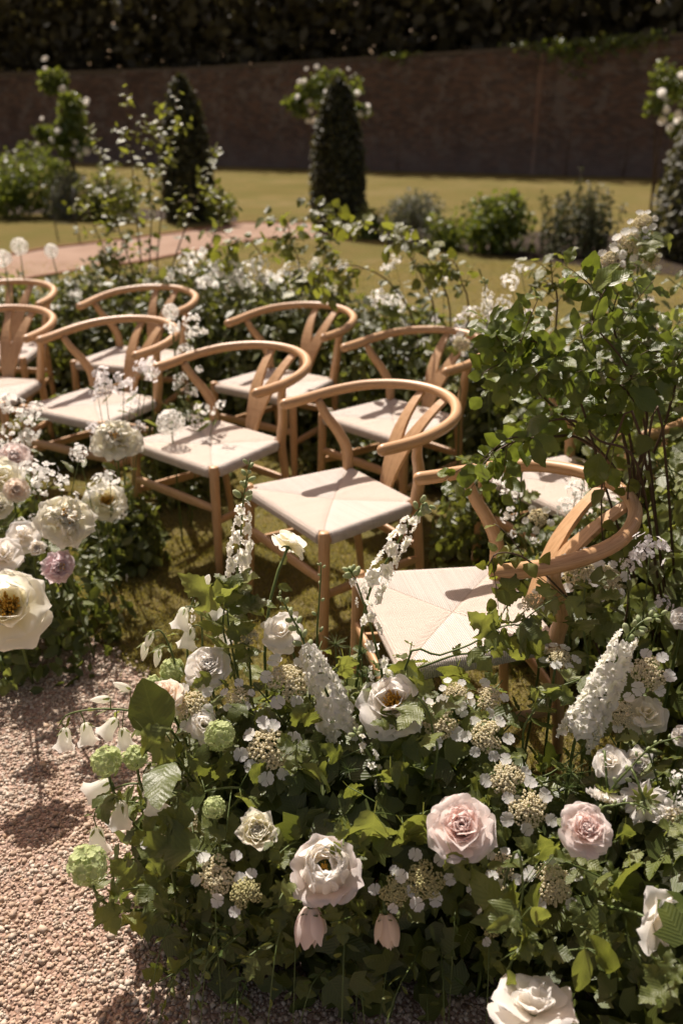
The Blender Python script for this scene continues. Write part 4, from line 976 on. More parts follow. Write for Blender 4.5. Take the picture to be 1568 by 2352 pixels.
fill('foliage', 'dense lobed green leaves filling the foreground flower mound', [F1], 2300, .058, M_DEEP, LOBSM)
fill('foliage', 'dense green leaves filling the mound at the lower right corner', [F2], 2100, .058, M_DEEP, LOBSM)
fill('foliage', 'leafy green mass behind the nearest chair at the right', [F3, F3B], 3800, .055, M_VIB, SMALL, .55, 1.0)
fill('foliage', 'dark leaves filling the flower mound at the left edge', [LMD], 2000, .05, M_DEEP, SMALL)
fill('foliage', 'green meadow leaves behind the back row of chairs', HB, 4200, .058, M_MEAD, SMALL, .35, 1.12)
fill('foliage', 'low green leaves growing between the two rows of chairs', CLUMPS, 6500, .045, M_MEAD, SMALL, .3, 1.05)

def surf(md, tx, ty):                                    # point on a mound above plan position (cx + rx*tx, cy + ry*ty), with normal
    k = max(.02, 1 - tx * tx - ty * ty); p = V((md[0] + md[2] * tx, md[1] + md[3] * ty, md[4] * math.sqrt(k)))
    return p, V((tx / md[2], ty / md[3], math.sqrt(k) / md[4])).normalized()
def mound_branches(md, n, kind, mat, L, nl, lab, group, over=.06, front=.75, name='leafy_branch', smat=None, cat='branch', r0=.0035):
    for i in range(n):
        while True:
            tx, ty = u(-1, 1), u(-1, 1)
            if tx * tx + ty * ty < .98 and (ty < .35 or rnd.random() > front): break
        p, nn = surf(md, tx, ty); root = V((md[0] + md[2] * tx * .45, md[1] + md[3] * ty * .45, 0)); tip = p + nn * over * u(.3, 1.2) + V((u(-.05, .05), u(-.05, .03), u(-.03, .04)))
        sec = ('left ' if tx < -.33 else 'right ' if tx > .33 else 'middle ') + ('front' if ty < -.4 else 'crown' if ty < .25 else 'back')
        mid = root.lerp(p, .55) + V((0, 0, .07)); branch(lab.replace('@', sec), [root, mid, p, tip + (tip - mid) * .12], kind, mat, nl, L, group, None, name, cat, r0, .0014, smat, 0, .4, nn + V((0, -.3, .45)), .2)
mound_branches(F1, 66, 'lobed', M_VIB, .058, 10, 'leafy viburnum branch with lobed leaves at the @ of the foreground mound', 'viburnum branches of the foreground mound')
mound_branches(F2, 40, 'lobed', M_VIB, .060, 9, 'leafy viburnum branch at the @ of the mound in the lower right corner', 'viburnum branches of the lower right mound')
mound_branches(F1, 22, 'ovate', M_VIB, .045, 10, 'stem with small oval leaves at the @ of the foreground mound', 'small leaved stems of the foreground mound')
mound_branches(F3, 46, 'ovate', M_VIB, .066, 12, 'leafy green branch at the @ of the tall planting behind the nearest chair', 'leafy branches behind the nearest chair', .1, .5)
mound_branches(F3B, 36, 'ovate', M_VIB, .068, 13, 'leafy green branch at the @ of the planting beyond the half hidden chair', 'leafy branches beyond the half hidden chair', .16, .5)
mound_branches(LMD, 22, 'ovate', M_VIB, .055, 7, 'green leafy stem in the peony mound at the left edge', 'leafy stems of the left peony mound')
for m, w_ in zip(HB, ('at the left edge under the alliums', 'left of the birch sprays', 'at the foot of the birch sprays', 'behind the half hidden back chair', 'under the lush sweet rocket', 'behind the middle back chair', 'under the arching sprays', 'left of the beech branch')): mound_branches(m, 11, 'lobed', M_MEAD, .068, 9, 'green leafy meadow stem behind the back row ' + w_, 'leafy stems behind the back row', .08, .5)
for m, w_ in zip(CLUMPS, ('beside the back leg of the third front chair', 'between the third and fourth front chairs', 'before the front chair at the left edge', 'right of the second front chair back', 'before the half hidden back chair', 'behind the fourth front chair', 'under the middle back chair')): mound_branches(m, 6, 'lobed', M_MEAD, .055, 7, 'low leafy stem ' + w_, 'leafy stems between the rows', .05, .2)

# ------------------------------------------------------------------ sweet rocket and alliums among the chairs
for m, n, kind in zip(HB, (4, 4, 5, 6, 6, 5, 5, 4), ('white', 'white', 'white', 'white', 'white', 'lilac', 'lilac', 'white')):
    for i in range(n):
        tx, ty = u(-.85, .85), u(-.6, .6); p, nn = surf(m, tx, ty); hs = []
        for j in range(4): q = p + V((u(-.15, .15), u(-.15, .1), u(-.03, .16))); hs.append((q, u(.02, .036)))
        rocket('white sweet rocket plant in the meadow planting behind the back row' if kind == 'white' else 'pale lilac sweet rocket plant behind the right part of the back row', hs, V((p.x, p.y, 0)), 'white sweet rocket behind the back row' if kind == 'white' else 'lilac sweet rocket behind the back row', kind, 4, .07)
def px_rocket(lab, L, y, root, kind='white', spray=1, leafn=5):
    hs = [];
    for (a, v, d) in L: p = at(a, v, y + u(-.06, .06)); hs.append((p, msize(d, p) / 2))
    rocket(lab, hs, V(root), None, kind, leafn, .06, 'sweet rocket', spray)
px_rocket('lush white sweet rocket with many heads, left in the planting behind the back row', [(430, 610, 50), (455, 585, 44), (475, 650, 50), (505, 625, 46), (540, 655, 50)], 5.0, (-.85, 5.15, 0))
px_rocket('tall white sweet rocket behind the chair under the arching sprays', [(565, 628, 50), (590, 608, 46), (605, 645, 48), (640, 640, 50), (672, 625, 46), (690, 650, 40)], 4.9, (-.45, 5.0, 0))
px_rocket('white sweet rocket standing between the third and fourth front chairs', [(440, 738, 40), (450, 765, 46), (425, 800, 36), (395, 755, 38), (440, 900, 36)], 3.65, (-.72, 3.75, 0), leafn=8)
px_rocket('pale sweet rocket flowering over the seat of the fourth front chair', [(240, 875, 56), (285, 880, 56), (330, 850, 46), (225, 905, 40), (300, 925, 40), (345, 845, 50)], 3.12, (-.86, 3.08, 0), 'lilac')
px_rocket('small sweet rocket beside the third front chair, low by its back leg', [(470, 940, 40), (450, 965, 34), (505, 930, 30)], 3.3, (-.66, 3.42, 0))
px_rocket('white sweet rocket before the chair cut by the left edge', [(30, 930, 50), (60, 960, 48), (85, 945, 40), (20, 985, 44), (70, 1000, 44), (40, 1020, 40)], 2.95, (-1.35, 3.0, 0))
px_rocket('white sweet rocket between peach roses in the left mound', [(70, 1085, 52), (110, 1095, 56), (90, 1120, 46), (145, 1110, 36), (185, 1045, 40)], 2.55, (-1.0, 2.6, 0))
px_rocket('white sweet rocket resting on the half open yellow peony', [(230, 1115, 50), (255, 1100, 44), (215, 1130, 36), (180, 1040, 36)], 2.75, (-.85, 2.85, 0), leafn=4)
px_rocket('lilac white sweet rocket head at the right edge behind the nearest chair', [(1490, 1275, 92), (1440, 1300, 40), (1520, 1390, 40)], 1.78, (.78, 1.9, 0), 'lilac', 0)
px_rocket('white sweet rocket in the grass right of the arching sprays', [(905, 602, 34), (942, 545, 30), (885, 615, 30), (1020, 640, 34), (990, 660, 30), (870, 690, 44), (910, 700, 40)], 4.3, (.5, 4.3, 0))
px_rocket('white sweet rocket below the tall viburnum at the right', [(1195, 620, 36), (1170, 650, 40), (1120, 690, 34), (1160, 700, 40), (1085, 720, 34)], 3.5, (.95, 3.6, 0))
px_rocket('white sweet rocket under the seat behind the nearest chair', [(1150, 1115, 44), (1180, 1130, 40), (1320, 1130, 50), (1300, 1170, 44), (1165, 1180, 40), (1340, 1095, 40)], 2.35, (.72, 2.45, 0))
for i, (a, v, y, d, l) in enumerate([(45, 566, 5.2, 42, 'pale round allium, middle one of three at the left edge'), (118, 576, 5.2, 34, 'pale round allium standing furthest right of three before the path'), (8, 592, 5.0, 40, 'pale round allium cut by the left edge'),
        (392, 716, 3.75, 40, 'white allium in front of the fourth front chair back'), (392, 970, 3.2, 66, 'white allium ball beside the seat of the third front chair'), (348, 850, 3.5, 42, 'small allium half hidden before the fourth chair splat')]): allium(l, a, v, y, d)

# ------------------------------------------------------------------ peonies and roses of the left mound
LR = V((-1.0, 2.5, 0))
rose('large open cream peony with golden heart at the left edge', 18, 1390, 1.98, 186, (.2, -.1), M_CREAM, 'peony', V((-.95, 2.25, 0)), 3, None, 'peony', None, .004)
rose('ruffled pale yellow peony standing tallest in the left mound', 155, 1190, 2.25, 112, (.35, .25), M_CREAM, 'ruffle', V((-.8, 2.4, 0)), 3, None, 'peony')
rose('cream peony with orange heart before the seat of the fourth chair', 265, 1003, 2.85, 100, (.55, -.05), M_CREAM, 'ruffle', V((-.85, 2.95, 0)), 3, None, 'peony')
rose('shaded cream peony with golden heart beside the third chair leg', 245, 1148, 2.78, 100, (.3, .1), M_CREAM, 'peony', V((-.82, 2.85, 0)), 3, None, 'peony')
rose('dusty pink ruffled flower hanging low at the left mound', 137, 1303, 2.2, 70, (-.1, .5), M_MAUVE, 'ruffle', V((-.85, 2.4, 0)), 2, None, 'peony')
rose('blush rose highest at the left edge, under the sweet rocket', 33, 1050, 2.7, 78, (.7, 0), M_BLUSH, 'full', V((-1.1, 2.75, 0)), 2)
rose('large cream rose cut by the left edge', 3, 1095, 2.55, 104, (.5, .2), M_CREAM, 'loose', V((-1.1, 2.65, 0)), 1)
rose('peach hearted rose just right of the large cream rose', 38, 1125, 2.5, 60, (.3, .2), M_PEACH, 'full', V((-1.05, 2.6, 0)), 1)
rose('small cream rose at the left edge above the white ones', -2, 1160, 2.45, 62, (.3, .3), M_CREAM, 'full', V((-1.1, 2.6, 0)), 1)
rose('small white rose in the middle of the left mound', 55, 1228, 2.35, 76, (.6, .1), M_WROSE, 'loose', V((-.95, 2.5, 0)), 2)
rose('tiny white rosebud below the small white rose', 85, 1260, 2.3, 38, (.3, .3), M_WROSE, 'ranunculus', V((-.92, 2.45, 0)), 1)
rose('white rose low at the left edge above the large peony', 10, 1275, 2.2, 92, (.5, .2), M_WROSE, 'loose', V((-1.0, 2.4, 0)), 1)
rose('pale blush bud leaning among leaves of the left mound', 138, 1212, 2.3, 34, (.7, -.3), M_BLUSH, 'bud', V((-.88, 2.45, 0)), 2)

# ------------------------------------------------------------------ foreground: roses, peonies
FRT = V((.05, 1.5, 0))
def fr(x, y): return V((x, y, 0))
def ys(v): return float(np.interp(v, [1400, 1500, 1600, 1700, 1800, 1900, 2000, 2100, 2200, 2300], [1.66, 1.58, 1.49, 1.41, 1.33, 1.25, 1.19, 1.14, 1.12, 1.1]))
rose('full pale pink garden rose with crumpled heart, right of the middle', 1060, 1900, ys(1890) - .06, 152, (.38, -.12), M_BLUSH, 'full', fr(.3, 1.4), 3, M_PINK)
rose('large blush peony bowl with yellow stamens low in front', 745, 1990, ys(1995) - .03, 158, (.4, -.05), M_BLUSH, 'globe', fr(.0, 1.4), 2, M_WROSE, 'peony', None, .004)
rose('closed pink rosebud hanging under the blush peony', 712, 2100, ys(2110), 82, (-.05, -.55, -.8), M_BLUSH, 'bud', fr(-.04, 1.35), 0)
rose('cream and pink rosebud hanging low between peony and viburnum', 886, 2112, ys(2120) + .01, 68, (.1, -.55, -.8), M_PEACH, 'bud', fr(.08, 1.35), 1)
rose('round cream ranunculus left of the blush peony', 592, 1910, ys(1910), 88, (.15, -.1), M_CREAM, 'ranunculus', fr(-.1, 1.4), 1, None, 'ranunculus')
rose('cupped pink rose with quartered heart at the right', 1345, 1905, ys(1905) - .07, 122, (.25, .35), M_BLUSH, 'full', fr(.5, 1.3), 3, M_PINK)
rose('large white and blush rose cut by the bottom edge', 1225, 2300, .98, 185, (.0, .25, 1), M_WROSE, 'loose', fr(.35, 1.2), 3, M_BLUSH, 'rose', None, .004)
rose('white rose with fallen back petals at the lower right edge', 1520, 2125, 1.06, 130, (.6, -.75, .25), M_WROSE, 'loose', fr(.4, 1.3), 1)
rose('peach cupped rose at the upper left of the foreground mound', 372, 1600, ys(1600) - .02, 100, (-.3, -.25, 1), M_PEACH, 'full', fr(-.3, 1.6), 2)
rose('white ruffled rose behind the peach cupped rose', 478, 1530, ys(1530), 104, (.8, -.1), M_WROSE, 'full', fr(-.25, 1.65), 2)
rose('half hidden white rose under the viburnum at the left', 468, 1665, ys(1660), 74, (.1, .2), M_WROSE, 'loose', fr(-.2, 1.6), 1)
rose('white peony with golden stamens before the nearest chair leg', 900, 1612, ys(1590) - .05, 156, (.75, 0), M_WROSE, 'peony', fr(.12, 1.6), 2, None, 'peony', None, .004)
rose('white open rose left of the nearest chair, above the viburnum', 648, 1448, 1.62, 100, (.5, -.4), M_WROSE, 'loose', fr(-.05, 1.65), 2)
rose('cream rose nodding on a tall stem before the second chair', 667, 1245, 1.78, 78, (.3, .55, .45), M_CREAM, 'loose', fr(-.12, 1.72), 5)
rose('white rose at the right, upper of a pair under the delphinium', 1400, 1752, 1.34, 80, (.4, -.3), M_WROSE, 'loose', fr(.55, 1.45), 1)
rose('white rose at the right, lower petals towards the edge', 1462, 1760, 1.38, 74, (.2, .3), M_WROSE, 'ranunculus', fr(.6, 1.45), 1)
rose('shaded yellowish rose at the right edge behind the delphinium', 1482, 1640, 1.5, 92, (.5, .1), M_CREAM, 'loose', fr(.65, 1.6), 1)
rose('white rose cut by the right edge beside the delphinium', 1566, 1420, 1.65, 52, (.3, 0), M_WROSE, 'full', fr(.75, 1.7), 0)
rose('pale rose at the right edge above the scabious heads', 1566, 1690, 1.4, 50, (.3, 0), M_WROSE, 'full', fr(.65, 1.5), 0)
# delphiniums
delphinium('white delphinium spike standing upright before the third chair', 0, [(537, 1370), (546, 1310), (553, 1230), (560, 1140), (575, 1055)], 1.72, 78, (.22, .72), 22, fr(-.25, 1.7), 10)
delphinium('leaning white delphinium spike crossing the second chair seat', 0, [(838, 1400), (870, 1320), (905, 1260), (940, 1200), (975, 1158), (985, 1172)], 1.60, 76, (.08, .68), 22, fr(.0, 1.62), 9)
delphinium('sparse white delphinium leaning over the seat of the nearest chair', 0, [(880, 1580), (862, 1480), (840, 1400), (815, 1330), (800, 1305)], 1.55, 60, (.05, .8), 13, fr(.1, 1.6), 7)
delphinium('dense white delphinium head in the middle of the foreground', 0, [(790, 1700), (762, 1620), (728, 1540), (700, 1480), (672, 1420), (645, 1370)], 1.44, 104, (.0, .58), 34, fr(.05, 1.5), 12, y1=1.6)
delphinium('thick white delphinium at the right, its buds bent towards the edge', 0, [(1322, 1690), (1362, 1620), (1400, 1550), (1430, 1480), (1470, 1430), (1525, 1412)], 1.42, 110, (.0, .66), 38, fr(.5, 1.5), 12, y1=1.52)
delphinium('small white delphinium florets low in the foreground', 0, [(885, 1830), (870, 1780), (840, 1720), (815, 1680)], 1.36, 50, (.1, .95), 9, fr(.1, 1.5), 4)
delphinium('white delphinium spike far behind the beech branch', 0, [(1118, 740), (1115, 690), (1112, 640)], 3.3, 30, (.0, .9), 16, fr(.65, 3.4), 4)
delphinium('thin white spike among the leaves left of the foreground chair', 0, [(430, 1440), (440, 1390), (455, 1345)], 1.68, 34, (.0, .8), 7, fr(-.38, 1.68), 4)
raceme('long raceme of pale green buds above the scabious heads', [(1395, 1830), (1450, 1760), (1500, 1712), (1562, 1692)], 1.3, 16, 15, fr(.5, 1.35))
raceme('short raceme of green buds by the cupped pink rose', [(1375, 1870), (1410, 1850), (1450, 1845), (1490, 1860)], 1.24, 11, 13, fr(.5, 1.3))
raceme('thin green bud stem before the second chair leg', [(728, 1480), (733, 1380), (737, 1310), (735, 1292)], 1.62, 8, 13, fr(-.04, 1.65))
raceme('green bud stem left of the white open rose', [(700, 1480), (670, 1420), (650, 1380), (640, 1365)], 1.6, 9, 15, fr(-.05, 1.65))
# viburnum flower heads
LC = [('viburnum lacecap below the peach cupped rose', 440, 1622, 96, (.4, -.3), 5, 1), ('viburnum lacecap with a wide ring of white florets, left of the middle', 617, 1722, 128, (.2, 0), 9, 1), ('creamy viburnum lacecap beside the dense delphinium', 662, 1565, 118, (.8, 0), 6, 1.2),
      ('creamy viburnum lacecap right of the white peony', 1012, 1655, 112, (.5, 0), 6, 1.2), ('viburnum lacecap with single white floret at its left', 1118, 1690, 98, (.4, .1), 6, 1), ('drooping viburnum lacecap above the full pink rose', 1165, 1790, 104, (.3, .1), 4, 1.1),
      ('small viburnum lacecap close under the chair seat', 1120, 1602, 78, (.9, 0), 4, 1), ('viburnum lacecap right of the full pink rose', 1212, 1856, 112, (.2, .1), 6, 1), ('small cream viburnum cluster low at the left', 425, 1890, 76, (.3, -.1), 1, .8), ('viburnum cluster with one white floret, far lower left', 370, 1945, 74, (.3, -.2), 2, .7),
      ('viburnum lacecap with large florets left of the blush peony', 500, 2008, 112, (.3, -.1), 5, 1), ('olive viburnum bud cluster below the ranunculus', 565, 2052, 92, (.1, 0), 2, 1.2), ('olive viburnum cluster, left of a pair beside the blush peony', 905, 2045, 92, (.05, -.1), 4, 1.3),
      ('olive viburnum cluster, right of a pair, ringed with white florets', 978, 2020, 112, (.05, .1), 6, 1.3), ('viburnum with white florets under the full pink rose', 1155, 1990, 82, (.3, 0), 6, .8), ('narrow viburnum cluster beneath, close to a broad pale leaf', 1130, 2062, 96, (.1, 0), 5, .9),
      ('round creamy viburnum with four white florets on top, under the cupped pink rose', 1265, 2030, 118, (.05, 0), 5, 1.3), ('small olive viburnum cluster low right of the middle', 1125, 2128, 66, (.1, 0), 2, .8), ('pair of white viburnum florets at the chair seat edge', 1045, 1592, 74, (.9, 0), 6, .7),
      ('small cream viburnum cluster at the top of the mound', 570, 1465, 66, (.9, 0), 1, .8), ('viburnum lacecap between peach rose and wide ringed lacecap', 545, 1600, 70, (.7, 0), 5, .8)]
for l, a, v, d, ax, n, de in LC: lacecap(l, a, v, ys(v) + u(-.01, .01), d, ax, n, M_FERT2 if 'olive' in l else None, None, 2, None, de)
for l, a, v, y, d, ax, n in [('cream viburnum behind the nearest chair rail', 1200, 1058, 2.4, 76, (.6, 0), 2), ('cream viburnum tucked into the chair splat', 1222, 1385, 1.72, 64, (.4, -.3), 3), ('viburnum lacecap under the chair arm at the right', 1325, 1310, 1.82, 100, (.6, 0), 6),
        ('viburnum lacecap right of the chair back leg', 1392, 1330, 1.8, 92, (.5, .2), 6), ('flat viburnum lacecap seen edge on beside the chair leg', 1278, 1508, 1.62, 86, (.0, -.1, 1), 7), ('viburnum lacecap right of the thick delphinium', 1490, 1545, 1.55, 104, (.4, .1), 6), ('viburnum lacecap low right of the thick delphinium', 1430, 1640, 1.5, 84, (.4, 0), 4),
        ('topmost viburnum blossom at the upper right', 1478, 510, 2.75, 60, (.9, 0), 7), ('viburnum blossom below the topmost one', 1445, 560, 2.72, 76, (.6, 0), 8), ('viburnum blossom left in the tall right planting', 1400, 600, 2.7, 62, (.5, -.1), 7), ('viburnum blossom at the right of the tall planting', 1495, 600, 2.75, 48, (.4, 0), 6), ('cream viburnum hanging by the back chair rail', 1060, 790, 3.3, 52, (.3, 0), 2),
        ('viburnum through the gap under the chair rail', 1235, 1190, 2.35, 60, (.4, 0), 5)]: lacecap(l, a, v, y, d, ax, n, None, V((at(a, v, y).x + .03, y + .08, 0)))
for l, a, v, d in [('green guelder rose ball at the top left of the mound', 396, 1540, 58), ('small green guelder rose ball left of the topmost one', 352, 1572, 42), ('green guelder rose ball over the gravel at the left', 245, 1748, 72), ('green guelder rose ball beside the large dark leaf', 312, 1740, 58),
        ('green guelder rose ball behind the half hidden white rose', 505, 1690, 72), ('large green guelder rose ball hanging lowest over the gravel', 203, 1985, 92), ('dim green guelder rose ball in the shade of the mound', 492, 1855, 52)]: snowball(l, a, v, ys(v) + (.08 if v < 1600 else -.02), d, fr(-.28, 1.5))
campanula('bellflower stem reaching furthest left over the gravel', [(395, 1680), (330, 1640), (240, 1628), (160, 1640), (135, 1668)], 1.47, [(268, 1650, -.5, -.6, 1), (150, 1672, -.1, -1, 1), (196, 1660, .1, -1, 1), (255, 1605, -1, .1, 0), (282, 1672, .1, -1, 1), (300, 1585, -.7, .6, 0)], 46, fr(-.3, 1.55))
campanula('bellflower stem with open bells low at the left', [(440, 1825), (380, 1812), (300, 1800), (235, 1830), (215, 1880)], 1.36, [(255, 1795, -.9, -.45, 1), (352, 1808, .1, -1, 1), (280, 1840, -.15, -1, 1), (222, 1900, .0, -1, 1), (345, 1760, .1, -.2, 1)], 56, fr(-.3, 1.5))
campanula('upright bellflower stem on the grass side of the mound', [(462, 1560), (465, 1470), (462, 1390), (465, 1340)], 1.66, [(425, 1395, -.3, -1, 1), (480, 1375, .4, -.8, 1), (440, 1440, -.3, -1, 1), (495, 1440, .4, -1, 1), (470, 1345, .2, .5, 0)], 46, fr(-.35, 1.7))
campanula('bent bellflower buds rising left of the mound', [(415, 1580), (395, 1500), (370, 1450), (345, 1455)], 1.62, [(350, 1450, -.4, -1, 0), (335, 1475, -.2, -1, 0), (365, 1490, -.2, -1, 0)], 46, fr(-.35, 1.65))
p = at(1385, 1725, 1.36); scabious('pale scabious hanging from a bent stem under the white roses', 1392, 1820, 1.3, 88, (-.2, -.5, -.8), fr(.55, 1.4), p)
scabious('grey white scabious seen from behind on a hooked stem', 1478, 1838, 1.28, 108, (.15, .5, -.6), fr(.55, 1.4), at(1440, 1765, 1.33))
scabious('pale pink scabious facing the camera at the right edge', 1542, 1880, 1.25, 88, (.1, -.7, .6), fr(.6, 1.35))
scabious('white scabious at the right edge beneath the pink one', 1548, 2015, 1.18, 74, (.2, -.6, .4), fr(.6, 1.3))
px_rocket('white sweet rocket at the right edge beside the scabious heads', [(1560, 1790, 44), (1566, 1840, 40), (1555, 2070, 44), (1530, 2050, 34)], 1.24, (.65, 1.35, 0), 'white', 0, 3)

# ------------------------------------------------------------------ single branches
def pxb(lab, px, y, kind, mat, n, Lpx, y1=None, smat=None, twigs=0, foot=None, group=None, name='leafy_branch', cat='branch', t0=.25, r0=.004, droop=.25, up=None, spread=1.):
    y1 = y1 or y; m = len(px); P = [at(q[0], q[1], y + (y1 - y) * i / max(1, m - 1)) for i, q in enumerate(px)]; L = msize(Lpx, P[-1])
    if foot is not None: P = [V(foot)] + P
    return branch(lab, P, kind, mat, n, L, group, None, name, cat, r0, .0014, smat, twigs, t0, up, droop, spread)
bf_ = (1.0, 2.15, 0)
for l, px, n, tw, y1 in [('long beech branch reaching furthest left over the back chairs', [(1470, 1250), (1420, 1090), (1320, 980), (1235, 900), (1165, 815), (1135, 765)], 16, 4, 2.0), ('beech branch with broad upright leaves above the hidden chair', [(1470, 1250), (1430, 1000), (1360, 880), (1270, 840), (1205, 790)], 14, 3, 2.05),
        ('thin beech sprig hanging over the rail of the nearest chair', [(1440, 1150), (1345, 1015), (1250, 1005), (1180, 1015), (1130, 1045), (1098, 1080)], 11, 1, 1.98), ('beech branch rising to the upper right', [(1460, 1200), (1485, 960), (1445, 850), (1405, 740), (1425, 650)], 14, 3, 2.2),
        ('beech branch at the right edge with shining leaves', [(1470, 1200), (1530, 960), (1550, 860), (1500, 800)], 14, 3, 2.1), ('short beech branch in the middle of the right planting', [(1470, 1200), (1440, 980), (1380, 900), (1330, 760)], 12, 3, 2.1)]:
    pxb(l, px, 2.15, 'ovate', M_BEECH, int(n * 2.5), 76, y1, M_TWIG, tw + 2, bf_, 'beech branches at the right', 'beech_branch', 'beech branch', .48, .006, .15, V((0, -.7, .8)))
for l, px in [('drooping birch spray beside the nearest chair rail', [(1470, 1000), (1410, 1010), (1385, 1080), (1380, 1180), (1385, 1260)]), ('drooping birch spray at the right edge', [(1520, 980), (1480, 1050), (1465, 1150), (1450, 1280)]), ('dark birch stem standing behind the chair back', [(1420, 1560), (1440, 1400), (1445, 1250), (1440, 1150), (1450, 1060)])]:
    pxb(l, px, 1.98, 'birch', M_BIRCH, 9, 54, 1.95, M_TWIG, 1, (1.0, 2.1, 0), 'birch sprays at the right', 'birch_spray', 'birch spray', .4, .004, .6)
pxb('thin birch sprig lying over the arm of the nearest chair', [(1345, 1420), (1300, 1370), (1240, 1310), (1190, 1275), (1140, 1272), (1120, 1300)], 1.72, 'birch', M_BIRCH, 13, 50, 1.62, M_TWIG, 2, (.8, 1.8, 0), None, 'birch_spray', 'birch spray', .5, .003, .5)
pxb('viburnum sprig with maple-like leaves lying across the nearest seat', [(930, 1535), (1010, 1505), (1080, 1480), (1150, 1440), (1200, 1440), (1215, 1480)], 1.56, 'lobed', M_VIB, 9, 88, 1.6, None, 2, (.15, 1.55, 0), None, 'leafy_branch', 'branch', .45, .003, .3)
pxb('viburnum sprig with broad leaves topping the foreground mound at the left', [(575, 1640), (548, 1560), (530, 1470), (522, 1390), (530, 1340)], 1.58, 'lobed', M_VIB, 9, 112, 1.66, None, 0, (-.2, 1.6, 0), None, 'leafy_branch', 'branch', .55, .0038, .05)
pxb('broad viburnum leaves beside the white peony', [(1000, 1760), (995, 1690), (985, 1640), (960, 1600)], 1.36, 'lobed', M_VIB, 7, 112, 1.4, None, 0, (.15, 1.45, 0), None, 'leafy_branch', 'branch', .5, .003, .1)
pxb('large pale leaves hanging at the lower right of the middle', [(1180, 1960), (1200, 2040), (1190, 2120), (1240, 2190)], 1.12, 'lobed', M_VIB, 7, 118, 1.04, None, 0, (.3, 1.3, 0), None, 'leafy_branch', 'branch', .35, .003, .35)
pxb('large dark leaf pair in the shade left of the viburnum lacecaps', [(420, 1760), (400, 1740), (370, 1720)], 1.39, 'ovate', M_DEEP, 3, 150, 1.36, None, 0, (-.2, 1.5, 0), None, 'leafy_branch', 'branch', .5, .003, .1)
pxb('lobed leaves hanging over the gravel at the lower left', [(420, 2000), (350, 2030), (270, 2050), (230, 2070)], 1.22, 'lobed', M_VIB, 10, 100, 1.14, None, 0, (-.2, 1.4, 0), None, 'leafy_branch', 'branch', .35, .003, .3)
pxb('viburnum branch with bright leaves beside the right delphinium', [(1200, 1720), (1220, 1640), (1260, 1590), (1330, 1560)], 1.45, 'lobed', M_VIB, 8, 86, 1.5, None, 0, (.45, 1.5, 0), None, 'leafy_branch', 'branch', .4, .003, .2)
pxb('viburnum stem with broad leaves right of the chair back leg', [(1350, 1560), (1340, 1450), (1340, 1380), (1345, 1330)], 1.66, 'lobed', M_VIB, 10, 92, 1.68, None, 1, (.62, 1.68, 0), None, 'leafy_branch', 'branch', .35, .0035, .2)
pxb('tall viburnum branch with pale leaves at the upper right', [(1500, 900), (1470, 700), (1440, 610), (1430, 540)], 2.9, 'lobed', M_VIB, 16, 62, 2.75, None, 4, (1.1, 3.0, 0), None, 'leafy_branch', 'branch', .45, .005, .2)
for l, px, y in [('tallest birch spray behind the back row, rising before the wall', [(330, 640), (312, 480), (300, 330), (285, 188)], 5.9), ('birch spray close right of the tallest one', [(345, 640), (348, 480), (335, 360), (322, 262)], 5.8), ('birch spray leaning before the pointed yew', [(360, 640), (375, 450), (395, 310), (410, 205)], 6.0), ('birch spray leaning left of the tallest one', [(310, 640), (262, 490), (232, 350), (196, 292)], 5.9),
                 ('birch spray leaning right of the pointed yew', [(390, 640), (440, 490), (470, 410), (500, 335)], 5.8), ('low birch spray leaning towards the plant support', [(300, 650), (240, 570), (205, 480), (215, 430)], 5.8), ('low birch spray over the gravel path', [(410, 660), (480, 570), (500, 500), (515, 440)], 5.6), ('short birch spray left of the path end', [(330, 660), (270, 600), (235, 590)], 5.7)]:
    pxb(l, px, y, 'birch', M_BIRCH, 24, 28, None, M_TWIG, 8, (at(350, 640, 5.8).x, 5.75, 0), 'birch sprays behind the back row', 'birch_spray', 'birch spray', .34, .007, .45)
for l, px, y in [('leafy spray rising before the path end', [(745, 640), (742, 560), (750, 488)], 4.9), ('leafy spray left of the middle yew foot', [(690, 640), (672, 560), (658, 505)], 4.9), ('arching spray over the lawn, outermost', [(1000, 760), (975, 650), (915, 560), (835, 515), (815, 540)], 4.2), ('arching spray over the lawn with hanging tip', [(1035, 760), (1010, 640), (950, 560), (905, 545)], 4.0), ('arching spray reaching over the back chair', [(960, 790), (905, 660), (815, 610), (735, 625), (720, 660)], 4.2),
                 ('wispy spray right of the arching ones', [(1075, 740), (1060, 650), (1040, 600), (1000, 600)], 3.9), ('thin upright spray below the border bushes', [(1275, 760), (1268, 650), (1262, 580)], 2.95), ('leafy spray with broad dark leaves by the path', [(590, 680), (600, 590), (560, 548), (520, 560)], 5.0)]:
    pxb(l, px, y, 'birch', M_BIRCH, 22, 33, None, M_TWIG, 6, (at(px[0][0], px[0][1], y).x, y + .1, 0), 'light sprays behind the back row', 'birch_spray', 'birch spray', .4, .005, .5)
